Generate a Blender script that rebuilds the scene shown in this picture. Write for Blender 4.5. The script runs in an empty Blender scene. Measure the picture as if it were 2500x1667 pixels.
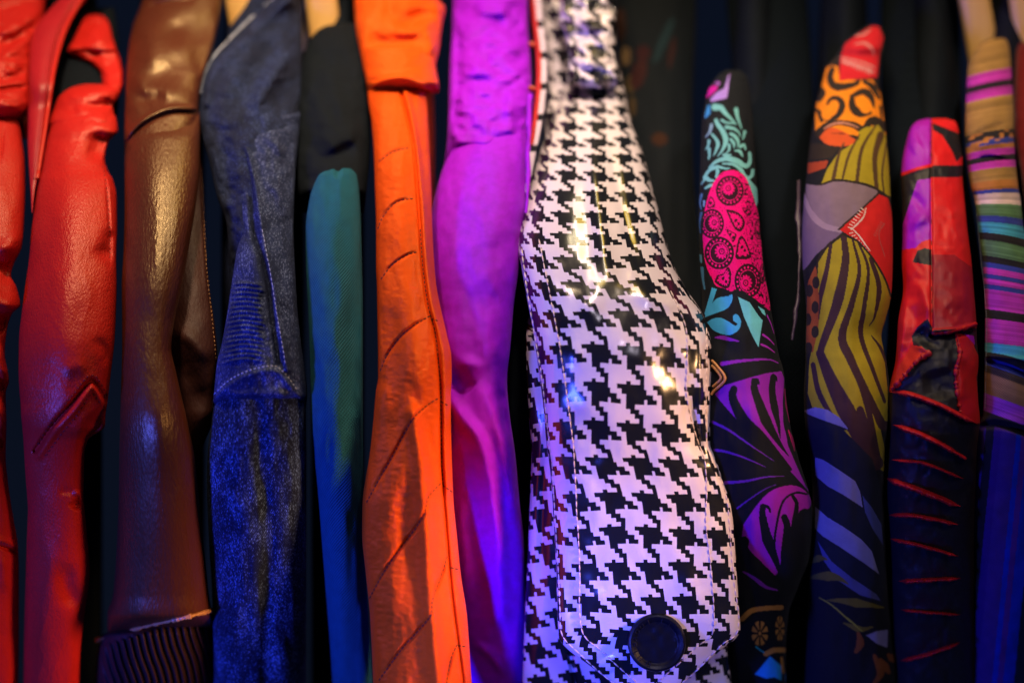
import bpy, math, random
import numpy as np
from mathutils import Vector
random.seed(7)
sc = bpy.context.scene
R = math.radians
# ------------------------------------------------------------------ camera
cam_d = bpy.data.cameras.new("camera"); cam = bpy.data.objects.new("camera", cam_d)
sc.collection.objects.link(cam); sc.camera = cam
cam.location = (0, 0, 0); cam.rotation_euler = (R(90), 0, 0)
cam_d.lens = 50; cam_d.sensor_width = 36; cam_d.clip_start = .05; cam_d.clip_end = 50
cam_d.dof.use_dof = True; cam_d.dof.focus_distance = 0.985; cam_d.dof.aperture_fstop = 1.9
# ------------------------------------------------------------------ world + lights
w = bpy.data.worlds.new("World"); sc.world = w; w.use_nodes = True
bg = w.node_tree.nodes['Background']; bg.inputs[0].default_value = (.34, .50, 1.0, 1); bg.inputs[1].default_value = .032
def area(name, loc, target, sx, sy, power, col, spread=180):
    l = bpy.data.lights.new(name, 'AREA'); l.shape = 'RECTANGLE'; l.size = sx; l.size_y = sy
    l.energy = power; l.color = col; l.spread = R(spread)
    o = bpy.data.objects.new(name, l); sc.collection.objects.link(o); o.location = loc
    o.rotation_euler = (Vector(target) - Vector(loc)).to_track_quat('-Z', 'Y').to_euler()
    return o
area("warm_lamp", (-.30, .76, .72), (-.25, 1.15, .16), .07, .07, .92, (1, .72, .44), 62)
area("warm_lamp", (.05, .76, .72), (.03, 1.15, .16), .07, .07, .78, (1, .76, .54), 64)
area("side_lamp", (.40, .72, .68), (.34, 1.15, .16), .07, .07, .42, (1, .76, .56), 60)
area("streak_fill_light", (.045, 1.00, .95), (.045, 1.001, 0), .03, .5, .7, (1, .84, .58), 120)  # added strip light, only there to draw the streak on the vinyl
area("yellow_reflection_fill", (.15, 1.06, .95), (.15, 1.061, 0), .15, .42, .85, (1, .62, .06), 120)  # added yellow emitter, stands in for a yellow object mirrored in the vinyl
area("cuff_fill_light", (.30, .08, .40), (.160, .99, -.13), .26, .26, .105, (.92, .80, .98), 26)  # added fill that keeps the lower houndstooth sleeve bright
area("low_warm_lamp", (.60, .56, .02), (-.075, 1.0, -.16), .20, .20, .30, (1, .54, .24), 19)
# (no other lamps low on the left)
area("blue_lamp", (-1.00, .16, -.34), (-.16, 1.0, -.20), .12, .24, 2.3, (.05, .08, 1), 50)
area("blue_fill_light", (-.24, .22, -.36), (.03, 1.0, -.19), .05, .05, .15, (.05, .08, 1), 16)  # added blue fill aimed at the raincoat's lower left side
sc.view_settings.view_transform = 'Standard'; sc.view_settings.look = 'None'
sc.view_settings.exposure = 0; sc.view_settings.gamma = 1
try: sc.view_settings.use_curve_mapping = False
except Exception: pass
# ------------------------------------------------------------------ numeric helpers
K = .72 / 2500.0
def W(x, y, D):                      # photo point at distance D from the lens -> world
    x = np.asarray(x, float); y = np.asarray(y, float); D = np.asarray(D, float)
    return np.stack([(x - 1250) * K * D, D + 0 * x, (833.5 - y) * K * D], -1)
def hermite(xs, ys, q):
    xs = np.asarray(xs, float); ys = np.asarray(ys, float); q = np.clip(q, xs[0], xs[-1])
    h = np.diff(xs); d = np.diff(ys) / h
    m = np.zeros(len(xs)); m[0] = d[0]; m[-1] = d[-1]
    for i in range(1, len(xs) - 1):
        m[i] = 0 if d[i-1] * d[i] <= 0 else 2 * d[i-1] * d[i] / (d[i-1] + d[i])
    k = np.clip(np.searchsorted(xs, q) - 1, 0, len(h) - 1); t = (q - xs[k]) / h[k]
    return ((2*t**3 - 3*t**2 + 1) * ys[k] + (t**3 - 2*t**2 + t) * h[k] * m[k]
            + (-2*t**3 + 3*t**2) * ys[k+1] + (t**3 - t**2) * h[k] * m[k+1])
_rng = np.random.RandomState(3); _tab = _rng.rand(256, 256)
def vnoise(x, y, seed=0):
    x = x + seed * 17.31; y = y + seed * 9.77
    xi = np.floor(x).astype(int); yi = np.floor(y).astype(int); fx = x - xi; fy = y - yi
    fx = fx*fx*fx*(fx*(fx*6-15)+10); fy = fy*fy*fy*(fy*(fy*6-15)+10)
    g = lambda a, b: _tab[a & 255, b & 255]
    return ((g(xi, yi)*(1-fx) + g(xi+1, yi)*fx)*(1-fy) + (g(xi, yi+1)*(1-fx) + g(xi+1, yi+1)*fx)*fy)*2 - 1
def fbm(x, y, seed=0, o=3):
    r = 0; a = 1
    for i in range(o): r = r + a * vnoise(x * 2**i, y * 2**i, seed + i); a *= .5
    return r
DP_Y = [-300, -150, 0, 150, 300, 450, 600, 750, 880, 1000, 1200, 1450, 1667, 2000]
DP_D = [1.34, 1.28, 1.22, 1.16, 1.108, 1.066, 1.032, 1.007, .993, .990, 1.012, 1.052, 1.092, 1.16]
def dprof(y, k=1.0, kb=1.0): return .99 + (hermite(DP_Y, DP_D, y) - .99) * np.where(y < 1000, k, kb)
def smooth_line(pts, n=10):
    p = np.array(pts, float)
    if len(p) < 3: return p
    q = np.vstack([2*p[0]-p[1], p, 2*p[-1]-p[-2]]); out = []
    for i in range(1, len(q) - 2):
        for t in np.linspace(0, 1, n, endpoint=False):
            out.append(.5*((2*q[i]) + (-q[i-1]+q[i+1])*t + (2*q[i-1]-5*q[i]+4*q[i+1]-q[i+2])*t*t + (-q[i-1]+3*q[i]-3*q[i+1]+q[i+2])*t**3))
    out.append(q[-2]); return np.array(out)
def dist_line(x, y, pts):            # distance, signed side and run (0..1) along a polyline
    best = np.full(x.shape, 1e9); run = np.zeros(x.shape); side = np.ones(x.shape)
    seg = np.hypot(*(pts[1:] - pts[:-1]).T); tot = max(seg.sum(), 1e-6); acc = 0
    for i in range(len(pts) - 1):
        a, b = pts[i], pts[i+1]; d = b - a; L2 = max(d @ d, 1e-9)
        t = np.clip(((x-a[0])*d[0] + (y-a[1])*d[1]) / L2, 0, 1)
        ex = x - a[0] - t*d[0]; ey = y - a[1] - t*d[1]; dd = ex*ex + ey*ey
        m = dd < best; best = np.where(m, dd, best); run = np.where(m, (acc + t*seg[i])/tot, run)
        side = np.where(m, np.sign(d[0]*ey - d[1]*ex), side); acc += seg[i]
    return np.sqrt(best), run, side
# ------------------------------------------------------------------ objects
def link(o, parent=None):
    sc.collection.objects.link(o)
    if parent is not None:
        o.parent = parent; o.matrix_parent_inverse = parent.matrix_world.inverted()
def thing(name, label, cat, loc=(0, 1.1, -.3), group=None):
    o = bpy.data.objects.new(name, None); o.empty_display_size = .02
    sc.collection.objects.link(o); o.location = loc
    o.matrix_world.translation = Vector(loc)
    o['label'] = label; o['category'] = cat
    if group: o['group'] = group
    return o
def mesh_obj(name, co, faces, mat, parent=None, col=None, fab=None, smooth=True):
    me = bpy.data.meshes.new(name); co = np.asarray(co, np.float32)
    faces = np.asarray(faces, np.int32); nf, k = faces.shape
    me.vertices.add(len(co)); me.vertices.foreach_set('co', co.ravel())
    me.loops.add(nf * k); me.loops.foreach_set('vertex_index', faces.ravel())
    me.polygons.add(nf); me.polygons.foreach_set('loop_start', np.arange(0, nf*k, k, dtype=np.int32))
    me.polygons.foreach_set('loop_total', np.full(nf, k, np.int32))
    me.update(calc_edges=True); me.validate()
    me.polygons.foreach_set('use_smooth', np.full(len(me.polygons), smooth))
    if col is not None:
        a = me.attributes.new('Col', 'FLOAT_COLOR', 'POINT')
        c = np.ones((len(co), 4), np.float32); c[:, :3] = col; a.data.foreach_set('color', c.ravel())
    if fab is not None:
        a = me.attributes.new('fab', 'FLOAT_VECTOR', 'POINT'); a.data.foreach_set('vector', np.asarray(fab, np.float32).ravel())
    if mat: me.materials.append(mat)
    o = bpy.data.objects.new(name, me); link(o, parent); return o
def grid_faces(nr, nc, closed):
    r = np.arange(nr - 1)[:, None]; c = np.arange(nc if closed else nc - 1)[None, :]; c2 = (c + 1) % nc
    return np.stack([r*nc + c, r*nc + c2, (r+1)*nc + c2, (r+1)*nc + c], -1).reshape(-1, 4)
class Shell:
    """closed cloth tube; rows (y, xl, xr, extra_depth, bulge_m) trace it, folds push its front"""
    def __init__(s, name, parent, mat, rows, folds=(), step=3.0, p=2.0, k=1.0, off=0.0, paint=None,
                 noise=(), crease=0, xedge=0, kb=1.0, anchor='mid', ustep=None, back=None):
        rows = [tuple(r) + (0,)*(4-len(r)) if len(r) < 4 else tuple(r) for r in rows]
        rows = [r if len(r) > 4 else r + (None,) for r in rows]
        Y = [r[0] for r in rows]; y = np.arange(Y[0], Y[-1] + step*.5, step); n = len(y)
        # finer rows near the ends so rounded tops stay round
        y = np.unique(np.concatenate([y, Y[0] + np.array([.3, .8, 1.6, 3, 5, 8.]), Y[-1] - np.array([.3, .8, 1.6, 3, 5, 8.])]))
        y = y[(y >= Y[0]) & (y <= Y[-1])]; n = len(y)
        xl = hermite(Y, [r[1] for r in rows], y); xr = hermite(Y, [r[2] for r in rows], y)
        if xedge:
            xl = xl + xedge * fbm(y/26., y*0+3, 5); xr = xr + xedge * fbm(y/31., y*0+9, 8)
        ex = hermite(Y, [r[3] for r in rows], y)
        bl = hermite(Y, [(r[4] if r[4] is not None else (r[2]-r[1])*K*.57) for r in rows], y)
        D0 = dprof(y, k, kb) + off + ex
        wmax = np.max(xr - xl); nf = max(12, int(wmax / (ustep or step)) + 2); nb = 14
        ph = np.linspace(0, math.pi, nf); t = (1 - np.cos(ph)) / 2
        # blend with uniform spacing so the middle is not too sparse
        t = .6 * t + .4 * np.linspace(0, 1, nf)
        X = xl[:, None] + (xr - xl)[:, None] * t[None, :]; Yg = np.repeat(y[:, None], nf, 1)
        prof = np.maximum(0, 1 - np.abs(2*t - 1)**p)**(1/p)
        F = D0[:, None] - bl[:, None] * prof[None, :]
        Pb = W(X, Yg, F)
        su = np.concatenate([np.zeros((n, 1)), np.cumsum(np.linalg.norm(np.diff(Pb, axis=1), axis=2), 1)], 1)
        if anchor == 'mid': su = su - su[:, nf//2][:, None]
        cm = Pb[:, nf//2]; sv = np.concatenate([[0], np.cumsum(np.linalg.norm(np.diff(cm, axis=0), axis=1))])
        mask = np.clip(np.minimum(t, 1-t) * 14, 0, 1)[None, :]
        disp = np.zeros_like(F)
        for f in folds:
            pts = smooth_line(f[0], 6); wd, h = f[1], f[2]; mode = f[3] if len(f) > 3 else 'g'
            if mode == 'g' and wd > 5: wd *= 1.45; h *= .62
            elif mode == 's': h *= .8
            pad = wd * 3.2
            m = (X > pts[:, 0].min()-pad) & (X < pts[:, 0].max()+pad) & (Yg > pts[:, 1].min()-pad) & (Yg < pts[:, 1].max()+pad)
            if not m.any(): continue
            d, run, side = dist_line(X[m], Yg[m], pts)
            fade = np.clip(np.minimum(run, 1-run) * 2.8 + .05, 0, 1); fade = fade*fade*(3-2*fade)
            if mode == 'g': disp[m] += h * np.exp(-(d/wd)**2) * fade
            elif mode == 's': disp[m] += h * np.exp(-(d/wd)**2)
            elif mode == 'step': disp[m] += h * .5*(1 + np.tanh(side*d/(wd*.25))) * np.exp(-(d/wd)**2)
        for (sx, sy, amp, seed) in noise: disp += .6 * amp * fbm(X/sx, Yg/sy, seed, 2)
        if crease: disp += crease * (1 - np.abs(vnoise(X/34. + Yg/95., Yg/120. - X/70., int(abs(rows[0][1])) % 17)))**5 - crease * .6 * (1 - np.abs(vnoise(X/26. - Yg/60., Yg/80. + X/50., int(abs(rows[0][1])) % 13)))**6
        disp *= mask
        G = F - disp
        front = W(X, Yg, G)
        bt = np.linspace(1, 0, nb + 2)[1:-1]; bprof = np.maximum(0, 1 - np.abs(2*bt-1)**2)**.5
        bk = bl if back is None else np.full(n, back)
        Xb = xl[:, None] + (xr-xl)[:, None]*bt[None, :]
        Bk = W(Xb, np.repeat(y[:, None], nb, 1), D0[:, None] + bk[:, None]*bprof[None, :])
        co = np.concatenate([front, Bk], 1); nc = nf + nb
        UA = np.concatenate([su, su[:, -1:] + (1-bt)[None, :]*(xr-xl)[:, None]*K], 1)
        fab = np.stack([UA, np.repeat(sv[:, None], nc, 1), 0*UA], -1).reshape(-1, 3)
        s.x = np.concatenate([X, Xb], 1).ravel(); s.yv = np.repeat(y, nc)
        col = None
        if paint is not None: col = paint(s.x, s.yv)
        s.o = mesh_obj(name, co.reshape(-1, 3), grid_faces(n, nc, True), mat, parent, col, fab)
        s.y = y; s.t = t; s.G = G; s.xl = xl; s.xr = xr
    def depth(s, x, y):
        i = np.clip(np.interp(y, s.y, np.arange(len(s.y))), 0, len(s.y)-1.001); i0 = int(i); fi = i - i0
        xl = s.xl[i0]*(1-fi) + s.xl[i0+1]*fi; xr = s.xr[i0]*(1-fi) + s.xr[i0+1]*fi
        tt = np.clip((x-xl)/max(xr-xl, 1e-6), 0, 1); a = np.interp(tt, s.t, s.G[i0]); b = np.interp(tt, s.t, s.G[i0+1])
        return a*(1-fi) + b*fi
def resample(pts, step):
    p = smooth_line(pts, 12); seg = np.hypot(*(p[1:]-p[:-1]).T); s = np.concatenate([[0], np.cumsum(seg)])
    q = np.arange(0, s[-1], step); return np.stack([np.interp(q, s, p[:, 0]), np.interp(q, s, p[:, 1])], -1)
def tube_geo(P, rad, nseg=6, flat=1.0):
    P = np.asarray(P, float); n = len(P); T = np.gradient(P, axis=0)
    T /= np.maximum(np.linalg.norm(T, axis=1), 1e-9)[:, None]
    A = np.cross(T, [0, 1, 0]); A /= np.maximum(np.linalg.norm(A, axis=1), 1e-9)[:, None]; B = np.cross(T, A)
    rad = np.broadcast_to(rad, (n,)); an = np.linspace(0, 2*math.pi, nseg, endpoint=False)
    co = P[:, None] + rad[:, None, None]*(np.cos(an)[None, :, None]*A[:, None] + flat*np.sin(an)[None, :, None]*B[:, None])
    f = grid_faces(n, nseg, True)
    return co.reshape(-1, 3), f
def join_obj(name, geos, mat, parent, smooth=True):
    cs, fs, k = [], [], 0
    for c, f in geos: cs.append(c); fs.append(f + k); k += len(c)
    return mesh_obj(name, np.concatenate(cs), np.concatenate(fs), mat, parent, smooth=smooth)
def stitches(shell, pts, mat, parent=None, dash=9, gap=4, r=.00035, lift=.0003, name='stitching', jitter=.4):
    q = resample(pts, 1.5); per = int((dash+gap)/1.5); nd = max(2, int(dash/1.5)); geos = []
    for i in range(0, len(q)-nd, per):
        s = q[i:i+nd+1]
        dep = np.array([shell.depth(a, b) for a, b in s]); arch = np.sin(np.linspace(0, math.pi, len(s)))
        jx = random.uniform(-jitter, jitter)
        P = W(s[:, 0]+jx, s[:, 1], dep - lift*arch); geos.append(tube_geo(P, r*(.5+.5*arch), 5))
    return join_obj(name, geos, mat, parent or shell.o)
def cord(shell, pts, r, mat, parent=None, name='piping', lift=0, wob=0, taper=False, flat=1.0, step=3):
    q = resample(pts, step); dep = np.array([shell.depth(a, b) for a, b in q])
    rr = np.full(len(q), r)
    if taper: u = np.linspace(0, 1, len(q)); rr = r*np.clip(np.minimum(u, 1-u)*6+.12, 0, 1)
    if wob: rr = rr*(1+wob*vnoise(q[:, 0]/5, q[:, 1]/5, 4)); dep = dep + wob*.0006*vnoise(q[:, 0]/7., q[:, 1]/6., 7)
    g = tube_geo(W(q[:, 0], q[:, 1], dep - lift), rr, 10, flat)
    return join_obj(name, [g], mat, parent or shell.o)
# ------------------------------------------------------------------ materials
class NT:
    def __init__(s, name):
        s.m = bpy.data.materials.new(name); s.m.use_nodes = True; s.t = s.m.node_tree
        s.b = s.t.nodes['Principled BSDF']
    def n(s, typ, **kw):
        nd = s.t.nodes.new(typ)
        for k, v in kw.items():
            if hasattr(nd, k): setattr(nd, k, v)
        return nd
    def l(s, a, b): s.t.links.new(a, b)
    def math(s, op, a, b=None, c=None):
        nd = s.n('ShaderNodeMath', operation=op)
        for i, v in enumerate((a, b, c)):
            if v is None: continue
            if isinstance(v, (int, float)): nd.inputs[i].default_value = v
            else: s.l(v, nd.inputs[i])
        return nd.outputs[0]
    def fab(s, scale=(1, 1, 1), rot=0):
        a = s.n('ShaderNodeAttribute', attribute_name='fab'); mp = s.n('ShaderNodeMapping')
        mp.inputs['Scale'].default_value = scale; mp.inputs['Rotation'].default_value = (0, 0, rot)
        s.l(a.outputs['Vector'], mp.inputs['Vector']); return mp.outputs[0]
    def noise(s, vec, scale, detail=3, rough=.5, dist=0):
        nd = s.n('ShaderNodeTexNoise'); nd.inputs['Scale'].default_value = scale; nd.inputs['Detail'].default_value = detail
        nd.inputs['Roughness'].default_value = rough; nd.inputs['Distortion'].default_value = dist
        s.l(vec, nd.inputs['Vector']); return nd.outputs['Fac']
    def bump(s, h, strength, dist, prev=None):
        nd = s.n('ShaderNodeBump'); nd.inputs['Strength'].default_value = strength; nd.inputs['Distance'].default_value = dist
        s.l(h, nd.inputs['Height'])
        if prev: s.l(prev, nd.inputs['Normal'])
        return nd.outputs[0]
    def mix(s, f, a, b, blend='MIX'):
        nd = s.n('ShaderNodeMix', data_type='RGBA', blend_type=blend)
        for sock, v in ((nd.inputs[0], f), (nd.inputs[6], a), (nd.inputs[7], b)):
            if isinstance(v, (int, float)): sock.default_value = v
            elif isinstance(v, tuple): sock.default_value = (*v, 1) if len(v) == 3 else v
            else: s.l(v, sock)
        return nd.outputs[2]
    def ramp(s, f, stops, interp='LINEAR'):
        nd = s.n('ShaderNodeValToRGB'); cr = nd.color_ramp; cr.interpolation = interp
        while len(cr.elements) < len(stops): cr.elements.new(.5)
        for e, (p, c) in zip(cr.elements, stops): e.position = p; e.color = (*c, 1) if len(c) == 3 else c
        s.l(f, nd.inputs[0]); return nd.outputs[0]
    def setp(s, **kw):
        for k, v in kw.items():
            i = s.b.inputs[k.replace('_', ' ')]
            if isinstance(v, (int, float)): i.default_value = v
            elif isinstance(v, tuple): i.default_value = (*v, 1) if len(v) == 3 else v
            else: s.l(v, i)
        return s.m
def leather(name, col, rough=.36, grain=900, gs=.5, wr=.5, stretch=.45, spec=.5, dark=.75, tint=None):
    s = NT(name); v = s.fab((1, stretch, 1)); vo = s.n('ShaderNodeTexVoronoi', feature='F1'); vo.inputs['Scale'].default_value = grain
    nv = s.noise(s.fab(), 260, 4, .6)
    s.l(v, vo.inputs['Vector']); wrk = s.noise(s.fab((1, .38, 1)), 520, 4, .6, .5)
    b1 = s.bump(vo.outputs['Distance'], gs, .00035); b2 = s.bump(wrk, wr, .00045, b1)
    big = s.noise(s.fab(), 45, 3)
    c = s.mix(s.math('MULTIPLY', nv, .6), col, tuple(x*dark for x in col)); c = s.mix(s.ramp(big, [(.35, (0, 0, 0)), (.7, (.35,)*3)]), c, tuple(x*.7 for x in col))
    ro = s.math('ADD', rough-.08, s.math('MULTIPLY', nv, .2))
    kw = dict(Base_Color=c, Roughness=ro, Normal=b2, Specular_IOR_Level=spec)
    if tint: kw['Specular_Tint'] = tint
    return s.setp(**kw)
def woven(name, col=None, rough=.75, thread=900, bump=.35, mott=.25, spec=.25, sheen=0, scol=(1, 1, 1), rot=.0, twill=True, attr=False, sr=.3, stint=(1, 1, 1)):
    s = NT(name); v = s.fab((1, 1, 1), rot); sep = s.n('ShaderNodeSeparateXYZ'); s.l(v, sep.inputs[0])
    x = s.math('MULTIPLY', sep.outputs[0], thread*6.283); y = s.math('MULTIPLY', sep.outputs[1], thread*6.283)
    if twill: h = s.math('ADD', s.math('SINE', s.math('ADD', x, y)), s.math('MULTIPLY', s.math('SINE', s.math('SUBTRACT', x, y)), .5))
    else: h = s.math('MULTIPLY', s.math('SINE', x), s.math('SINE', y))
    nz = s.noise(s.fab(), 700, 3); hh = s.math('ADD', h, s.math('MULTIPLY', nz, 1.5))
    b = s.bump(hh, bump, .0003); b = s.bump(s.noise(s.fab(), 90, 3), .25, .0006, b)
    if attr:
        a = s.n('ShaderNodeAttribute', attribute_name='Col'); base = a.outputs['Color']
    else: base = s.mix(0, col, col)
    m = s.noise(s.fab(), 120, 5, .65); f = s.math('MULTIPLY', s.math('SUBTRACT', m, .3), mott*2)
    c = s.mix(f, base, (0, 0, 0)); hc = s.math('MULTIPLY', s.math('ADD', s.math('MULTIPLY', hh, -.5), .5), .18)
    c = s.mix(hc, c, (0, 0, 0))
    return s.setp(Base_Color=c, Roughness=rough, Normal=b, Specular_IOR_Level=spec, Sheen_Weight=sheen, Sheen_Tint=scol, Sheen_Roughness=sr, Specular_Tint=stint)
def plain(name, col, rough=.6, spec=.3, sheen=0, metallic=0):
    s = NT(name); tc = s.n('ShaderNodeTexCoord'); f = s.noise(tc.outputs['Object'], 180, 4)
    return s.setp(Base_Color=s.mix(s.math('MULTIPLY', f, .5), col, tuple(c*.6 for c in col)), Roughness=rough, Specular_IOR_Level=spec, Sheen_Weight=sheen, Metallic=metallic, Normal=s.bump(f, .2, .0005))
def denim_mat(name, base, fleck, amt=.55, thread=700, warp=(.02, .03, .09)):
    s = NT(name); sep = s.n('ShaderNodeSeparateXYZ'); s.l(s.fab(), sep.inputs[0])
    x = s.math('MULTIPLY', sep.outputs[0], thread*6.283); y = s.math('MULTIPLY', sep.outputs[1], thread*3.6)
    wob = s.math('MULTIPLY', s.noise(s.fab(), 260, 3), 6)
    tw = s.math('SINE', s.math('ADD', s.math('ADD', x, y), wob)); vo = s.n('ShaderNodeTexVoronoi', feature='F1'); vo.inputs['Scale'].default_value = 1150; s.l(s.fab((1, .5, 1), .5), vo.inputs['Vector'])
    sc_ = s.n('ShaderNodeSeparateColor'); s.l(vo.outputs['Color'], sc_.inputs[0])
    nz = s.math('MULTIPLY', sc_.outputs[0], s.math('SUBTRACT', 1.15, vo.outputs['Distance']))
    wear = s.noise(s.fab((1, .7, 1)), 42, 5, .65, .5)
    fz = s.noise(s.fab((1, .5, 1), .5), 1900, 2, .6); f = s.math('ADD', s.math('ADD', s.math('MULTIPLY', tw, .10), s.math('ADD', s.math('MULTIPLY', nz, .55), s.math('MULTIPLY', fz, .5))), s.math('MULTIPLY', s.math('SUBTRACT', wear, .5), .8))
    k = s.ramp(f, [(.0, (0, 0, 0)), (.40, (0, 0, 0)), (.62, (.22,)*3), (.90, (1, 1, 1))])
    k2 = s.ramp(wear, [(.42, (0, 0, 0)), (.75, (1, 1, 1))])
    c = s.mix(k2, base, tuple(b*2.0 for b in base)); c = s.mix(s.math('MULTIPLY', k, amt), c, fleck)
    b = s.bump(s.math('ADD', tw, s.math('MULTIPLY', nz, 2)), .6, .0004)
    return s.setp(Base_Color=c, Roughness=.82, Normal=b, Specular_IOR_Level=.25)
def houndstooth(name, px, py, ox, oy, rot=0, coat=1.0):
    s = NT(name); v0 = s.fab((1, 1, 1), rot); tn = s.n('ShaderNodeTexNoise'); tn.inputs['Scale'].default_value = 14; tn.inputs['Detail'].default_value = 1; s.l(v0, tn.inputs['Vector'])
    va = s.n('ShaderNodeVectorMath', operation='MULTIPLY_ADD'); s.l(tn.outputs['Color'], va.inputs[0]); va.inputs[1].default_value = (.010, .010, 0); s.l(v0, va.inputs[2])
    v = va.outputs[0]; sep = s.n('ShaderNodeSeparateXYZ'); s.l(v, sep.inputs[0])
    u = s.math('FRACT', s.math('ADD', s.math('DIVIDE', sep.outputs[0], px), ox)); vv = s.math('FRACT', s.math('ADD', s.math('DIVIDE', sep.outputs[1], py), oy))
    rows = [(0, 6), (1, 5.5), (2, 6), (2, 6.9), (2, 2), (3, 2), (4, 2), (5, 1)]
    r = s.ramp(vv, [(i/8, (a/8, b/8, 0)) for i, (a, b) in enumerate(rows)], 'CONSTANT')
    sr = s.n('ShaderNodeSeparateColor'); s.l(r, sr.inputs[0])
    q = s.math('FRACT', s.math('ADD', s.math('SUBTRACT', u, sr.outputs[0]), 1.0))
    blk = s.math('LESS_THAN', q, sr.outputs[1])
    def band(val, a, b): return s.math('MULTIPLY', s.math('GREATER_THAN', val, a), s.math('LESS_THAN', val, b))
    notch = s.math('MULTIPLY', band(u, 6/8, 6.62/8), band(vv, 3/8, 4/8))
    head = s.math('MULTIPLY', band(u, 2/8, 3/8), band(vv, 7.35/8, 1.0))
    blk = s.math('MAXIMUM', s.math('MULTIPLY', blk, s.math('SUBTRACT', 1.0, notch)), head)
    nz = s.noise(s.fab(), 60, 3)
    white = s.mix(s.math('MULTIPLY', nz, .3), (.70, .62, .70), (.58, .50, .60))
    c = s.mix(blk, white, (.008, .009, .013))
    b = s.bump(s.noise(s.fab((1, .6, 1)), 38, 3), .35, .0022)
    rough = s.math('ADD', .20, s.math('MULTIPLY', nz, .08))
    return s.setp(Base_Color=c, Roughness=rough, Normal=b, Specular_IOR_Level=.5, Coat_Weight=coat*.5, Coat_Roughness=.18)

M_red = leather('red_leather', (.55, .014, .010), .40, 900, .75, .6, .5, .6, tint=(1, .55, .45))
M_red2 = leather('crimson_leather', (.42, .010, .018), .42, 950, .4, .2, .5, .4)
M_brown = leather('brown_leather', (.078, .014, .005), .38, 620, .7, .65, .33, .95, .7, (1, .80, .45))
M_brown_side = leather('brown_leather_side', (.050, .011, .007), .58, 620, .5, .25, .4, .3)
M_rib = leather('ribbed_brown_leather', (.035, .012, .010), .55, 900, .5, .2, .5, .2)
M_gold = plain('golden_edge', (.50, .22, .07), .4, .5)
M_denim = denim_mat('blue_denim', (.002, .005, .020), (.20, .32, .62), 1.0)
M_denim_d = denim_mat('dark_denim', (.003, .007, .030), (.09, .14, .38), .5)
M_denim_w = denim_mat('worn_denim', (.006, .012, .050), (.26, .32, .58), .8)
M_black = woven('black_fabric', (.006, .009, .014), .8, 500, .3, .3, .06, .0)
M_blackk = woven('black_knit', (.003, .006, .011), .85, 260, .5, .3, .06, .0, twill=False)
M_navy = woven('navy_gap_shade', (.008, .010, .020), .85, 500, .3, .3, .08)  # dark body cloth, gap shade is put into this colour
M_teal = woven('teal_weave', (.009, .105, .170), .68, 400, 1.0, .3, .15, .08, (.3, .8, .8), .12, True)
M_orange = woven('orange_satin', (.86, .088, .004), .38, 900, .45, .12, .55, .0, (1, .2, .4), stint=(1, .42, .10))
M_orange2 = woven('red_orange_satin', (.45, .025, .006), .5, 900, .30, .2, .5, .0)
M_purple = woven('purple_cotton', (.36, .006, .80), .60, 800, .25, .3, .12, .08, (1, .4, 1))
M_hound = houndstooth('houndstooth_vinyl', .0236, .0257, .06, .30)
M_hound2 = houndstooth('houndstooth_lining', .0236, .0257, .5, .1, .12, .4)
M_thread_r = plain('dark_red_thread', (.20, .01, .01), .6)
M_thread_d = plain('dark_thread', (.02, .008, .012), .7)
M_thread_c = plain('clear_thread', (.80, .62, .60), .35, .5)
M_thread_b = plain('pale_blue_thread', (.35, .38, .52), .6)
M_wood = None
def wood():
    s = NT('pale_wood'); tc = s.n('ShaderNodeTexCoord'); mp = s.n('ShaderNodeMapping'); mp.inputs['Scale'].default_value = (60, 60, 6)
    s.l(tc.outputs['Object'], mp.inputs[0]); f = s.noise(mp.outputs[0], 3, 4)
    return s.setp(Base_Color=s.mix(f, (.85, .55, .20), (.70, .36, .09)), Roughness=.38, Specular_IOR_Level=.5)
M_wood = wood()
M_print = woven('printed_cotton', None, .72, 1000, .3, .18, .10, .02, (1, 1, 1), 0, True, True)
M_satinp = woven('satin_patchwork', None, .42, 1100, .25, .15, .3, .03, (1, .3, .3), 0, True, True)
M_stripe = woven('striped_handweave', None, .65, 560, .8, .25, .12, .05, (1, 1, 1), .05, False, True)
M_rsatin = woven('red_ruffle_satin', (.50, .010, .014), .5, 900, .5, .5, .25)
M_button = plain('dark_button', (.003, .004, .009), .34, .14)
M_lilac = plain('lilac_cloth', (.40, .32, .72), .7)
M_dred = woven('dark_red_velvet', (.16, .006, .008), .85, 500, .3, .3, .2, .2)
M_wall = plain('navy_wall', (.30, .34, .42), .9, .1)

G_J = 'jackets and shirts hanging on the rack'
# ------------------------------------------------------------------ setting
wl = np.array([[-5, 5.0, -3.5], [5, 5.0, -3.5], [5, 5.0, 3.5], [-5, 5.0, 3.5], [-5, 5.2, -3.5], [5, 5.2, -3.5], [5, 5.2, 3.5], [-5, 5.2, 3.5]], float)
bd = mesh_obj('back_wall', wl, [[0, 1, 2, 3], [7, 6, 5, 4], [0, 4, 5, 1], [3, 2, 6, 7], [1, 5, 6, 2], [0, 3, 7, 4]], M_wall, smooth=False); bd['kind'] = 'structure'
def rows_off(rows, d): return [(r[0], r[1]+d, r[2]+d) + tuple(r[3:]) for r in rows]
def body(parent, x0, x1, mat, off=.15, top=-150, slant=0, name='body_panel'):  # black and navy bodies carry the shade of the gaps in their colour
    xm = (x0+x1)/2
    return Shell(name, parent, mat, [(top, x0+20, x1-20, 0, .05), (400, x0, x1, 0, .06), (1100, x0+slant*.6, x1+slant*.6, 0, .06), (1830, x0+slant, x1+slant, 0, .06)],
                 noise=[(60, 240, .010, x0 % 13)], step=12, k=.55, off=off, back=.18)
def at(x, y, D): return tuple(W(x, y, D))

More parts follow.
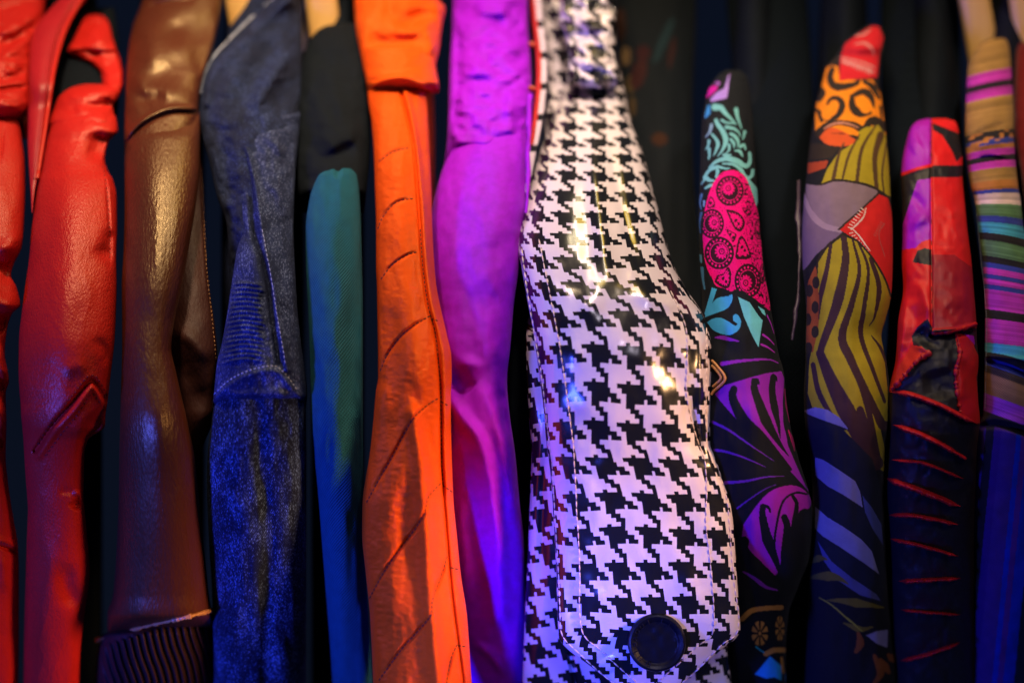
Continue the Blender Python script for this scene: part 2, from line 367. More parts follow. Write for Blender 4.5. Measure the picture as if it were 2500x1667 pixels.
# ================================================================== 1 far-left red leather jacket
j = thing('leather_jacket', 'bright red leather jacket with wrinkled shoulder, cut off by the left edge', 'jacket', at(10, 1900, 1.1), G_J)
body(j, -220, -20, M_red)
Shell('shoulder', j, M_red, [(-150, -160, 140, .0, .04), (0, -150, 112), (60, -150, 104), (110, -150, 84), (180, -150, 76), (250, -150, 73), (285, -150, 60, .01, .03), (300, -140, 40, .02, .01)],
      folds=[([(-20, 125), (40, 92), (110, 40)], 9, -.011), ([(-20, 90), (60, 60), (110, 20)], 16, .010), ([(-30, 160), (20, 135), (80, 80)], 12, .008),
             ([(-20, 200), (30, 188), (72, 170)], 7, -.006), ([(0, 180), (60, 150)], 8, .005), ([(-20, 222), (40, 214), (74, 212)], 5, -.006), ([(-20, 30), (60, 8), (90, -20)], 8, -.007),
             ([(-20, 250), (30, 240), (70, 235)], 12, .005)], noise=[(26, 12, .0022, 3)], off=-.012)
sl = Shell('sleeve', j, M_red, [(284, -110, 46), (330, -115, 52), (400, -120, 61), (450, -120, 62), (560, -120, 58), (600, -120, 54), (650, -120, 32), (672, -120, 27), (700, -120, 40), (745, -120, 50), (765, -120, 30), (800, -120, 18), (860, -120, 12), (930, -120, 22), (960, -120, 14), (1030, -120, 16), (1110, -120, 14), (1180, -120, 20), (1260, -120, 32), (1335, -120, 44), (1400, -118, 46), (1550, -115, 46), (1830, -110, 40)],
      folds=[([(-30, 640), (10, 660), (40, 690)], 16, -.010), ([(-40, 700), (0, 735), (50, 750)], 15, .012), ([(-20, 600), (20, 600), (50, 560)], 14, .007), ([(-20, 790), (0, 800), (30, 770)], 10, -.012),
             ([(-20, 850), (5, 880), (24, 930)], 13, .012), ([(-30, 900), (0, 940), (20, 970)], 9, -.012), ([(-20, 985), (5, 1010), (20, 1060)], 12, .010), ([(-20, 1060), (10, 1100)], 10, -.010),
             ([(-40, 1325), (0, 1332), (30, 1345), (48, 1352)], 4.5, -.008, 's'), ([(-40, 1312), (0, 1318), (30, 1328), (48, 1338)], 7, .003, 's'), ([(-10, 1350), (8, 1380), (10, 1450)], 10, .005),
             ([(10, 300), (0, 400)], 3, -.003)], noise=[(40, 70, .0014, 8)], off=-.004)
stitches(sl, [(-20, 1318), (5, 1322), (28, 1332), (42, 1343)], M_thread_r, dash=5, gap=3)
Shell('shoulder_seam_flap', j, M_red2, [(262, 55, 68, .02, .01), (300, 44, 72, .03, .02), (340, 55, 66, .035, .01)], off=.0)

# ================================================================== 2 red leather jacket
j = thing('leather_jacket', 'scarlet leather jacket with a stitched chevron seam and curved crimson collar, second from left', 'jacket', at(160, 1900, 1.1), G_J)
body(j, 80, 250, M_black, off=.17)  # body of the red jacket coloured black so the gap stays dark
co = Shell('collar', j, M_red2, [(-150, 240, 330, -.01, .012), (-60, 180, 262, -.01, .012), (0, 143, 211, -.01, .012), (25, 119, 190, -.01, .012), (71, 84, 166, -.012, .012), (121, 71, 146, -.012, .012), (200, 71, 129, -.012, .012), (271, 68, 119), (343, 68, 108), (428, 72, 93), (475, 75, 84), (520, 77, 80, 0, .004)],
      folds=[([(205, -30), (175, 22), (150, 75), (133, 130), (118, 210), (108, 300), (92, 420)], 3, -.003, 's')], off=-.018)
cord(co, [(222, -40), (190, 15), (165, 60), (146, 112), (130, 180), (118, 260), (106, 340), (90, 440)], .0017, M_red, name='piping', lift=-.0006)
cord(co, [(200, -40), (168, 15), (146, 60), (128, 112), (116, 180), (106, 260), (97, 340), (84, 440)], .0012, M_red2, name='piping', lift=-.0004)
Shell('shoulder', j, M_red, [(36, 215, 240, .02, .010), (42, 206, 256, .01, .022), (60, 196, 268), (95, 180, 276), (118, 166, 284), (128, 162, 288, .006, .02), (142, 188, 293, .010, .018), (158, 222, 297, .010, .016), (180, 246, 301, .006, .016), (205, 250, 301, .004, .016), (228, 240, 296, .006, .014), (240, 250, 288, .02, .008)],
      folds=[([(215, 65), (240, 90), (250, 118)], 16, .008), ([(278, 60), (290, 140), (298, 190)], 9, .006), ([(170, 122), (220, 128), (255, 150)], 9, -.008), ([(262, 150), (282, 185), (285, 215)], 7, -.004)], noise=[(28, 20, .0018, 4)], off=-.004)
Shell('hollow_shade', j, M_black, [(20, 190, 280), (120, 120, 290), (240, 110, 290), (320, 110, 280)], off=.03)  # black sheet added to stand for the shade in the shoulder hollow
Shell('upper_sleeve', j, M_red, [(206, 205, 262, .012, .006), (212, 180, 290, .006, .014), (222, 160, 294), (240, 142, 288), (262, 133, 276), (300, 120, 284), (315, 118, 280, .01, .02)],
      folds=[([(140, 265), (180, 238), (230, 226), (290, 220)], 10, .006), ([(200, 258), (240, 260), (288, 252)], 7, -.007), ([(180, 272), (215, 276), (280, 300)], 12, .005), ([(150, 300), (200, 285), (250, 262)], 6, -.003)], noise=[(28, 20, .0018, 6)], off=-.008)
s2 = Shell('sleeve', j, M_red, [(250, 150, 250, .01, .02), (290, 130, 284), (320, 121, 288), (345, 114, 266), (390, 105, 256), (415, 101, 262), (440, 95, 276), (480, 88, 285), (560, 77, 286), (630, 71, 284), (700, 61, 285), (770, 52, 283), (830, 46, 280), (900, 45, 272), (950, 47, 266), (985, 50, 262), (1010, 51, 258), (1040, 54, 256), (1075, 57, 214), (1110, 59, 206), (1160, 62, 205), (1210, 66, 204), (1245, 68, 207), (1300, 66, 212), (1390, 63, 219), (1500, 60, 206), (1600, 58, 196), (1830, 54, 190)],
      folds=[([(250, 310), (235, 370), (228, 400)], 16, -.012), ([(252, 400), (262, 430), (276, 480)], 7, .004), ([(256, 410), (262, 470), (268, 560), (270, 640)], 3, -.003), ([(230, 600), (268, 632), (284, 660)], 12, -.006), ([(285, 560), (268, 600), (275, 640)], 14, -.008),
             ([(165, 320), (178, 450), (165, 600), (150, 800), (120, 900)], 40, .006), ([(85, 1100), (130, 1035), (175, 985), (216, 936), (232, 935), (262, 985)], 5, -.007, 's'), ([(95, 1112), (140, 1048), (185, 998), (218, 952), (230, 950), (256, 992)], 8, .0045, 's'),
             ([(215, 1010), (240, 1040), (235, 1090)], 24, -.016), ([(225, 1005), (215, 1060), (205, 1110)], 8, -.006), ([(182, 1215), (188, 1225), (180, 1245)], 8, -.010), ([(186, 1196), (190, 1210)], 7, .006), ([(140, 1202), (170, 1200), (190, 1212)], 6, -.003), ([(195, 1200), (205, 1240)], 5, .004),
             ([(175, 1370), (160, 1420), (190, 1490)], 16, -.010), ([(130, 1300), (125, 1400), (110, 1600)], 20, .003), ([(230, 820), (258, 860), (264, 900)], 10, -.004), ([(150, 915), (180, 895), (220, 900)], 14, .003)], noise=[(60, 150, .0014, 5)], off=-.01, crease=.0003)
for pl in ([(92, 1085), (128, 1026), (170, 974), (208, 925), (222, 916), (238, 922), (266, 972)], [(112, 1112), (150, 1060), (190, 1010), (216, 968), (228, 962), (250, 990)]):
    stitches(s2, pl, M_thread_r, dash=7, gap=5, r=.0005)
stitches(s2, [(250, 405), (258, 440), (264, 500), (268, 570), (268, 632)], M_thread_r, dash=6, gap=5, r=.0004)

# ================================================================== 3 brown leather jacket
j = thing('leather_jacket', 'brown leather jacket with golden sheen and ribbed cuff, beside the blue denim jacket', 'jacket', at(400, 1900, 1.1), G_J)
body(j, 330, 500, M_black, off=.17)
sh = Shell('shoulder', j, M_brown, [(-150, 370, 560), (0, 348, 540), (30, 338, 536), (60, 326, 532), (100, 317, 524), (140, 312, 512), (200, 308, 494), (240, 306, 486), (270, 305, 484), (300, 304, 482), (340, 303, 480), (380, 304, 470, .02, .02)],
      folds=[([(380, 90), (450, 70), (540, 58)], 22, -.014), ([(340, 205), (400, 180), (470, 150)], 20, -.008), ([(330, 262), (370, 240), (410, 236)], 16, -.008), ([(350, 150), (350, 215), (400, 222), (450, 232), (490, 236)], 13, .006),
             ([(480, 60), (484, 130), (476, 190)], 18, -.010), ([(345, 40), (372, 120), (356, 190)], 18, .006), ([(345, 30), (380, 10), (420, 2), (480, 0)], 4, -.004), ([(305, 345), (340, 302), (380, 277), (425, 264), (482, 266)], 6, .006, 's'), ([(305, 352), (342, 312), (382, 287), (425, 274), (482, 276)], 4, -.005, 's')], noise=[(60, 50, .0022, 11)], off=-.014)
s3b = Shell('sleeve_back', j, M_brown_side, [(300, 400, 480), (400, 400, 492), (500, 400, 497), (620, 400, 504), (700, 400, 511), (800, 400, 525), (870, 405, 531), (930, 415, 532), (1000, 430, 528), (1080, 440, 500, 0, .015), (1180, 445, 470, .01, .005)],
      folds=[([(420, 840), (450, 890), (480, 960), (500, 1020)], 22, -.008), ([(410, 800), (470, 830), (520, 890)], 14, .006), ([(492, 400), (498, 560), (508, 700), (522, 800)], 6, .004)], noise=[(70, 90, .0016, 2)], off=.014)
s3 = Shell('sleeve', j, M_brown, [(256, 360, 470, .02, .006), (272, 345, 486, .005, .016), (300, 322, 488, 0, .02), (340, 308, 488), (400, 304, 488), (500, 304, 478), (600, 302, 462), (700, 297, 445), (790, 298, 425), (850, 298, 418), (900, 297, 428), (960, 295, 442), (1040, 293, 460), (1110, 291, 474), (1200, 290, 484), (1350, 284, 500), (1450, 276, 510), (1500, 262, 517), (1545, 262, 516, .02, .01)],
      folds=[([(380, 250), (384, 400), (380, 540), (376, 680), (374, 800)], 44, .005), ([(360, 880), (376, 1000), (385, 1150), (392, 1350), (395, 1480)], 36, .005)], noise=[(50, 160, .0012, 7)], off=-.016)
stitches(s3b, [(490, 380), (497, 520), (503, 640), (516, 760), (528, 880)], M_gold, dash=6, gap=5, r=.0003)
cf_rows = [(1490, 500, 518), (1505, 430, 524), (1525, 330, 527), (1550, 250, 528), (1600, 236, 532), (1667, 232, 536), (1830, 230, 540)]
ribs = []
for i in range(19):
    x0 = 236 + i*16; yt = 1585 - (x0-236)*.33
    ribs.append(([(x0, yt), (x0+12, yt+50), (x0+32, yt+110), (x0+46, yt+200), (x0+56, yt+320)], 4.6, .0055, 's'))
cf = Shell('ribbed_cuff', j, M_rib, cf_rows, folds=ribs, step=1.8, off=.012)
hem = Shell('hem_edge', j, M_gold, [(1480, 506, 520, 0, .002), (1495, 465, 521, 0, .004), (1520, 360, 470, 0, .004), (1545, 270, 400, 0, .004), (1562, 236, 280, 0, .002)], off=.5) if False else None
cord(s3, [(232, 1562), (280, 1550), (340, 1532), (400, 1518), (450, 1507), (500, 1494), (519, 1488)], .0016, M_gold, name='hem_piping', lift=.0012, wob=.5)

# ================================================================== 4 denim jacket
j = thing('denim_jacket', 'dark blue denim jacket with worn collar edge and stitched sleeve seam', 'jacket', at(620, 1900, 1.1), G_J)
body(j, 540, 720, M_denim_d, off=.15)
yo = Shell('yoke', j, M_denim_d, [(-150, 790, 880, 0, .02), (0, 664, 740, 0, .03), (50, 610, 738), (93, 566, 738), (143, 518, 738), (186, 495, 736), (232, 487, 735), (271, 484, 730), (330, 494, 725), (400, 512, 720), (480, 530, 700), (560, 555, 690), (700, 560, 680, .02, .01)],
      folds=[([(720, -20), (640, 60), (575, 120), (520, 180), (500, 250)], 14, .010, 's'), ([(700, 60), (640, 150), (600, 230), (560, 300)], 16, -.016), ([(725, 110), (680, 170), (640, 230), (605, 300)], 11, .014), ([(735, 170), (700, 230), (660, 290)], 16, -.016), ([(600, 130), (560, 200), (530, 300)], 12, .006), ([(560, 330), (550, 420), (565, 500)], 12, -.010), ([(530, 340), (525, 400), (560, 460)], 8, .004)], noise=[(26, 26, .0028, 6)], step=2.4, off=.0)
cord(yo, [(700, -36), (664, 0), (611, 47), (569, 89), (522, 140), (499, 186), (490, 232)], .0011, M_thread_b, name='collar_edge', lift=.0006, wob=.5)
s4 = Shell('sleeve', j, M_denim_w, [(272, 670, 735, .01, .01), (285, 630, 733), (305, 585, 731, 0, .015), (325, 572, 730), (400, 572, 722), (480, 576, 718), (560, 590, 716), (614, 578, 718), (668, 569, 721), (750, 557, 726), (836, 542, 735), (890, 529, 742), (930, 525, 748), (960, 522, 750), (985, 519, 748, .004, .02), (1000, 519, 746, .02, .01)],
      folds=[([(575, 318), (600, 400), (612, 470), (618, 560), (636, 621), (653, 693), (661, 764), (671, 828), (680, 889)], 6, -.012, 's'), ([(588, 330), (616, 420), (630, 500), (645, 600), (668, 690), (678, 770), (692, 850), (702, 900)], 9, .008, 's'),
             ([(600, 560), (620, 650), (630, 760), (620, 860)], 20, .008), ([(640, 330), (670, 350), (700, 390)], 7, .004), ([(690, 300), (700, 400), (690, 520)], 12, -.006), ([(640, 430), (680, 470), (712, 520)], 9, .004), ([(700, 560), (712, 700), (725, 850)], 14, .006), ([(520, 975), (560, 940), (610, 915), (670, 905), (700, 930), (745, 980)], 9, .005, 's')]
             + [([(548+random.uniform(-5, 5)-i*1.6, 700+i*12), (595, 692+i*11.5), (655, 700+i*11.6)], 3.2, .0024) for i in range(17)], noise=[(20, 26, .0020, 9)], step=2.0, off=-.012)
stitches(s4, [(523, 962), (560, 928), (610, 904), (665, 893), (692, 908), (730, 958)], M_thread_b, dash=7, gap=4, r=.0005)
stitches(s4, [(640, 560), (657, 650), (672, 740), (685, 820), (697, 890)], M_thread_b, dash=8, gap=5, r=.00035)
Shell('cuff', j, M_denim, [(905, 600, 690, .02, .004), (925, 570, 715, .01, .012), (950, 540, 738), (990, 522, 746), (1050, 514, 747), (1107, 507, 748), (1170, 505, 748), (1250, 507, 748), (1350, 512, 748), (1450, 518, 748), (1600, 520, 748), (1830, 516, 748)],
      folds=[([(622, 950), (632, 1050), (645, 1180), (655, 1350), (650, 1667)], 20, -.007, 's'), ([(560, 990), (585, 1150), (600, 1350), (640, 1560), (650, 1667)], 22, .004), ([(700, 1010), (715, 1150), (720, 1350), (725, 1600)], 20, .004), ([(540, 1180), (590, 1240), (640, 1260)], 14, .003), ([(660, 1050), (700, 1120), (745, 1140)], 14, .003)], noise=[(24, 80, .002, 13)], step=2.4, off=-.008)

# ================================================================== hangers
def hanger(pts, wd, label, D, name='wooden_hanger'):
    o = thing(name, label, 'clothes hanger', tuple(W(pts[-1][0], pts[-1][1], D)), 'pale wooden clothes hangers on the rack')
    q = resample(pts, 8)
    P = W(q[:, 0], q[:, 1], D + .02*np.linspace(0, 1, len(q)))
    c, f = tube_geo(P, wd*K*D*.5, 20, .55)
    join_obj('shoulder_arm', [(c, f)], M_wood, o)
    q0 = W(pts[0][0], pts[0][1]-20, D)
    hk = [q0 + np.array([0, 0, 0]), q0 + np.array([.0, 0, .03]), q0 + np.array([.005, .01, .06]), q0 + np.array([0, .03, .075]), q0 + np.array([0, .05, .06])]
    join_obj('hook', [tube_geo(np.array(hk), .0018, 8)], M_steel, o)
    return o
M_steel = plain('steel', (.5, .5, .5), .3, .5, 0, 1)
hanger([(540, -200), (570, -60), (592, 60), (615, 150)], 62, 'pale wooden hanger showing above the denim collar', 1.205)
hanger([(762, -200), (778, -60), (792, 60), (806, 170)], 78, 'yellow lit wooden hanger rising out of the black jacket shoulder', 1.20)
hanger([(2352, -220), (2366, -80), (2392, 80), (2415, 220)], 76, 'broad wooden hanger in front of the striped handwoven shirt collar', 1.22)
hanger([(2470, -220), (2484, -80), (2505, 80), (2524, 220)], 62, 'wooden hanger cut by the right edge above the dark red garment', 1.21)

# ================================================================== 5 black jacket with teal sleeve
j = thing('shirt', 'lilac shirt of which only a sliver shows beside the yellow lit hanger', 'shirt', at(734, 300, 1.3), G_J)
Shell('collar', j, M_lilac, [(-150, 728, 744, .02, .006), (0, 722, 742, .02, .006), (60, 722, 746), (105, 726, 748), (125, 730, 744, .0, .002)], off=.06)
Shell('body_panel', j, M_navy, [(120, 700, 745), (1830, 700, 745)], step=14, off=.24)
j = thing('jacket', 'black jacket with a teal woven sleeve, between the denim and orange jackets', 'jacket', at(800, 1900, 1.1), G_J)
body(j, 760, 890, M_black, off=.16)
Shell('shoulder', j, M_black, [(56, 850, 880, .0, .01), (64, 795, 895), (80, 770, 900), (105, 752, 902), (150, 738, 903), (240, 728, 905), (330, 722, 905), (400, 722, 902), (460, 726, 896), (520, 735, 890, .03, .01)],
      folds=[([(780, 380), (830, 340), (900, 320)], 20, .010), ([(760, 300), (800, 260), (860, 250)], 24, .006), ([(770, 400), (830, 372), (880, 350)], 10, -.007)], noise=[(40, 40, .003, 3)], off=.002)
Shell('sleeve', j, M_teal, [(386, 806, 832, .02, .006), (392, 796, 850, .012, .015), (405, 785, 862, .01, .02), (430, 772, 872), (480, 757, 878), (560, 746, 882), (650, 747, 884), (750, 752, 886), (850, 756, 886), (950, 759, 886), (1050, 762, 886), (1150, 770, 886), (1250, 780, 886), (1350, 788, 890), (1450, 796, 896), (1550, 804, 902), (1667, 812, 908), (1830, 822, 915)],
      folds=[([(820, 388), (826, 410), (824, 440)], 7, -.006), ([(850, 520), (840, 600), (850, 680)], 12, -.004), ([(810, 450), (800, 600), (808, 900), (820, 1200), (850, 1600)], 28, .007), ([(868, 600), (862, 800), (858, 1000), (866, 1200)], 16, -.010)], noise=[(26, 90, .002, 9)], step=2.5, off=-.018)

# ================================================================== 6 orange jacket
j = thing('quilted_jacket', 'orange satin jacket with diagonal quilting seams and piped sleeve, beside the purple shirt', 'jacket', at(1000, 1900, 1.1), G_J)
body(j, 930, 1060, M_orange2, off=.19)
Shell('shoulder', j, M_orange, [(-150, 850, 1080), (0, 865, 1070), (14, 865, 1084), (24, 866, 1087), (50, 867, 1082), (80, 870, 1077), (120, 878, 1073), (150, 884, 1066), (180, 890, 1058), (205, 905, 1050, .02, .02)],
      folds=[([(955, 60), (1000, 54), (1060, 20)], 15, -.020), ([(880, 98), (950, 104), (1000, 98), (1040, 108)], 12, -.016), ([(965, -40), (950, 10), (958, 60)], 12, -.008), ([(950, 70), (1000, 78), (1045, 62), (1075, 60)], 10, .013), ([(1030, 70), (1050, 100), (1058, 140)], 9, .009), ([(880, 20), (890, 80), (886, 120)], 16, .006), ([(950, -10), (958, 30), (950, 60)], 14, -.005), ([(1064, -10), (1068, 20), (1082, 30)], 7, .006)], noise=[(36, 26, .0028, 15)], off=-.018)
bnd = Shell('sleeve_band', j, M_orange, [(108, 880, 1050, .01, .012), (118, 882, 1058, 0, .03), (140, 886, 1062), (165, 889, 1064), (190, 892, 1069, 0, .03), (206, 894, 1069, 0, .03), (222, 896, 1072), (236, 1042, 1070, .0, .012), (246, 1048, 1064, .01, .004)] if False else
      [(108, 880, 1050, .01, .012), (118, 882, 1058, 0, .03), (140, 886, 1062), (165, 889, 1064), (188, 892, 1068, 0, .032), (200, 894, 1071, 0, .028), (214, 896, 1072, .006, .020), (228, 900, 1070, .02, .012)],
      folds=[([(895, 232), (920, 205), (965, 190), (1010, 196), (1050, 226)], 7, .006, 's'), ([(890, 150), (970, 145), (1040, 155)], 20, .004)], noise=[(30, 20, .0014, 2)], off=-.022, step=2)
s6 = Shell('sleeve', j, M_orange, [(195, 930, 1010, .02, .01), (206, 905, 1030, .01, .02), (230, 898, 1040), (300, 907, 1046), (360, 912, 1049), (450, 915, 1053), (560, 918, 1056), (650, 918, 1061), (700, 920, 1066), (760, 921, 1078), (820, 922, 1092), (870, 923, 1102), (920, 923, 1103), (960, 917, 1101), (1030, 911, 1101), (1110, 902, 1103), (1170, 892, 1105), (1230, 885, 1108), (1300, 884, 1115), (1400, 893, 1125), (1500, 903, 1140), (1667, 911, 1152), (1830, 916, 1165)],
      folds=[([(930, 450), (965, 425), (1010, 420)], 26, .0030), ([(935, 600), (970, 560), (1015, 545)], 26, .0030), ([(940, 780), (975, 725), (1030, 690)], 30, .0035), ([(930, 1040), (965, 960), (1050, 860)], 34, .0040), ([(915, 1300), (960, 1200), (1050, 1080)], 34, .0035), ([(925, 1540), (970, 1440), (1030, 1370)], 34, .0035), ([(925, 395), (960, 372), (1005, 360)], 4, -.0022), ([(922, 560), (935, 530), (960, 500), (985, 488), (1015, 485)], 4, -.0026), ([(930, 682), (950, 655), (970, 637), (1000, 620), (1026, 614)], 4, -.0026),
             ([(928, 905), (945, 868), (975, 825), (1010, 795), (1050, 771)], 4.2, -.0036), ([(893, 1228), (930, 1162), (960, 1110), (985, 1062), (1010, 1020), (1045, 988), (1074, 970)], 4.2, -.0036), ([(902, 1460), (935, 1400), (975, 1340), (1010, 1295), (1035, 1255), (1045, 1216), (1060, 1196), (1077, 1178)], 4.2, -.0036),
             ([(925, 1660), (950, 1625), (985, 1578), (1020, 1540), (1052, 1500), (1056, 1465)], 4.2, -.0036), ([(1058, 1465), (1075, 1410), (1093, 1355)], 4.2, -.0036), ([(1085, 1690), (1100, 1610), (1117, 1570)], 4.2, -.0036),
             ([(948, 196), (972, 202), (984, 245), (996, 290), (1010, 360), (1018, 450), (1026, 560), (1033, 660), (1046, 750), (1062, 810), (1070, 880), (1076, 960), (1078, 1110), (1082, 1190), (1090, 1290), (1103, 1440), (1118, 1560), (1132, 1667), (1145, 1800)], 3.6, -.006, 's'),
             ([(988, 215), (1006, 290), (1022, 400), (1032, 500), (1040, 620), (1052, 720), (1070, 800), (1084, 870), (1088, 960), (1088, 1090), (1095, 1200)], 8, .006, 's'),
             ([(945, 260), (965, 400), (975, 560), (990, 700), (1020, 860), (1035, 960), (1040, 1100)], 22, .007), ([(940, 720), (960, 860), (968, 1000), (965, 1110)], 18, -.006), ([(1000, 900), (1020, 1010), (1030, 1090)], 9, -.004), ([(1010, 1010), (1025, 1110), (1036, 1230), (1046, 1400), (1060, 1560), (1075, 1700)], 20, .012, 's'), ([(975, 1180), (1000, 1350), (1010, 1500)], 24, -.005)], noise=[(26, 80, .0014, 10), (14, 9, .0005, 3)], step=2.0, off=-.016, kb=.15)
for pl in ([(925, 395), (960, 372), (1005, 360)], [(922, 560), (935, 530), (960, 500), (985, 488), (1015, 485)], [(930, 682), (950, 655), (970, 637), (1000, 620), (1026, 614)], [(928, 905), (945, 868), (975, 825), (1010, 795), (1050, 771)],
           [(895, 1226), (930, 1162), (960, 1110), (985, 1062), (1010, 1020), (1045, 988), (1074, 970)], [(902, 1460), (935, 1400), (975, 1340), (1010, 1295), (1035, 1255), (1045, 1216), (1060, 1196), (1077, 1178)], [(925, 1660), (950, 1625), (985, 1578), (1020, 1540), (1052, 1500), (1056, 1465), (1075, 1410), (1093, 1355)], [(1087, 1690), (1100, 1610), (1117, 1570)],
           [(1026, 560), (1033, 660), (1046, 750), (1062, 810), (1070, 880), (1076, 960), (1078, 1110), (1082, 1190)], [(1052, 778), (1078, 786)], [(1077, 980), (1100, 994)], [(1081, 1184), (1106, 1202)], [(1100, 1385), (1122, 1390)], [(1118, 1575), (1142, 1578)]):
    stitches(s6, pl, M_thread_d, dash=8, gap=3, r=.00045, name='quilting_stitches')

# ================================================================== 7 purple shirt
j = thing('shirt', 'bright purple cotton shirt with crinkled shoulder and smooth sleeve, right of the orange jacket', 'shirt', at(1180, 1900, 1.15), G_J)
body(j, 1130, 1260, M_purple, off=.22)
Shell('shoulder', j, M_purple, [(-150, 1110, 1290), (0, 1106, 1288), (80, 1103, 1290), (160, 1098, 1296), (230, 1096, 1298), (290, 1094, 1292), (340, 1092, 1280, .005), (400, 1085, 1250, .02, .01)],
      folds=[([(1105, 20), (1120, 120), (1115, 220), (1112, 330)], 8, -.010), ([(1150, 10), (1210, 30), (1260, 20)], 10, .005), ([(1130, 140), (1180, 165), (1240, 175)], 11, .006), ([(1160, 60), (1210, 60), (1240, 50)], 10, -.006), ([(1150, 200), (1210, 215), (1260, 200)], 12, -.005), ([(1180, 90), (1200, 110)], 13, .005)], noise=[(40, 30, .0075, 21), (80, 60, .006, 5)], off=.012)
Shell('sleeve', j, M_purple, [(226, 1262, 1300, .01, .008), (250, 1225, 1300, .005, .015), (290, 1180, 1296), (340, 1130, 1293), (380, 1096, 1291), (420, 1078, 1290), (500, 1056, 1286), (560, 1048, 1276), (650, 1048, 1268), (750, 1056, 1254), (850, 1066, 1246), (930, 1076, 1238), (1000, 1082, 1243), (1110, 1088, 1258), (1220, 1092, 1268), (1350, 1098, 1280), (1500, 1110, 1283), (1667, 1125, 1288), (1830, 1140, 1290)],
      folds=[([(1096, 376), (1150, 322), (1200, 278), (1250, 245), (1296, 222)], 4, -.004, 's'), ([(1095, 920), (1120, 930), (1145, 960)], 16, -.020), ([(1100, 985), (1135, 1030), (1175, 1080), (1195, 1160), (1215, 1300), (1225, 1500)], 20, .009, 's'), ([(1185, 930), (1205, 1000), (1225, 1080), (1245, 1200), (1262, 1350)], 12, .007), ([(1210, 920), (1230, 1000), (1250, 1080)], 13, -.008), ([(1170, 1010), (1195, 1080), (1225, 1200), (1240, 1350)], 14, -.006),
             ([(1110, 1080), (1150, 1180), (1165, 1350), (1180, 1600)], 18, -.008), ([(1120, 900), (1150, 890), (1190, 905)], 11, .006), ([(1150, 1560), (1200, 1600), (1240, 1660)], 8, .007), ([(1280, 260), (1284, 400), (1275, 520)], 6, -.006)], noise=[(40, 60, .002, 14)], step=2.5, off=.012)
Shell('edge_fringe', j, M_purple, [(230, 1290, 1300, 0, .003), (330, 1286, 1297, 0, .003), (450, 1284, 1294), (520, 1280, 1290, 0, .002)], xedge=2.2, step=2, off=-.012)

# ================================================================== 7b red piped jacket
M_dash = NT('white_blue_dash')
def dash_paint(x, y):
    c = np.zeros((len(x), 3)) + (.012, .012, .02); k = ((y + 8) % 76) < 60; c[k] = (.60, .50, .66); return c
j = thing('jacket', 'narrow edge of a black jacket with red piping and white dashes', 'jacket', at(1330, 1900, 1.2), G_J)
e7 = Shell('front_edge', j, M_print, [(-150, 1290, 1318), (0, 1302, 1322), (60, 1306, 1328), (120, 1312, 1334), (180, 1313, 1336), (240, 1310, 1332), (300, 1302, 1324), (360, 1290, 1312), (420, 1284, 1300), (470, 1282, 1292, 0, .002)], paint=dash_paint, off=.0, step=2)
cord(e7, [(1293, -60), (1302, 0), (1307, 60), (1314, 120), (1316, 180), (1313, 240), (1304, 310), (1296, 360)], .0022, M_rsatin, name='piping', lift=-.001)
Shell('body_panel', j, M_black, [(-150, 1270, 1310), (300, 1270, 1300), (900, 1240, 1300), (1830, 1230, 1290)], step=10, off=.06)
for yy_ in (108, 215, 320): cord(e7, [(1292, yy_), (1300, yy_+2), (1308, yy_+3)], .0022, M_orange2, name='button_loop')

# ================================================================== 8 houndstooth raincoat
j = thing('raincoat', 'glossy black and white houndstooth vinyl raincoat with a pointed cuff tab and dark button', 'raincoat', at(1550, 1900, 1.1), G_J)
Shell('body_panel', j, M_hound2, [(-150, 1318, 1440), (0, 1322, 1450), (100, 1330, 1470), (200, 1338, 1470), (300, 1330, 1480), (400, 1340, 1500), (600, 1380, 1560), (1000, 1420, 1640), (1830, 1440, 1660)], noise=[(26, 60, .004, 4)], step=4, off=.10, k=.8)
Shell('shoulder', j, M_hound, [(-150, 1372, 1520), (0, 1366, 1500), (50, 1368, 1504), (100, 1384, 1503), (150, 1390, 1505), (190, 1384, 1512), (225, 1392, 1500, .02, .01)],
      folds=[([(1375, 100), (1420, 92), (1480, 110)], 12, -.012), ([(1380, 160), (1430, 150), (1490, 165)], 10, .010), ([(1440, 20), (1460, 60), (1500, 90)], 14, .009), ([(1400, 180), (1450, 178), (1510, 190)], 8, -.009)], noise=[(30, 26, .008, 17)], step=2.5, off=.085, k=.55)
s8l = Shell('lower_sleeve', j, M_hound2, [(770, 1290, 1500, .03, .01), (830, 1284, 1700, 0, .02), (900, 1285, 1710, 0, .02), (1000, 1290, 1715, 0, .02), (1110, 1297, 1720, 0, .02), (1200, 1294, 1730, 0, .02), (1300, 1290, 1745, 0, .02), (1400, 1286, 1757, 0, .02), (1500, 1281, 1768, 0, .02), (1600, 1277, 1777, 0, .02), (1667, 1274, 1786, 0, .02), (1830, 1268, 1800, 0, .02)],
      folds=[([(1340, 1000), (1325, 1200), (1320, 1500)], 9, -.004), ([(1385, 1560), (1400, 1640), (1410, 1700)], 5, -.006)], p=2.6, noise=[(50, 120, .002, 2)], off=.018, kb=.5)
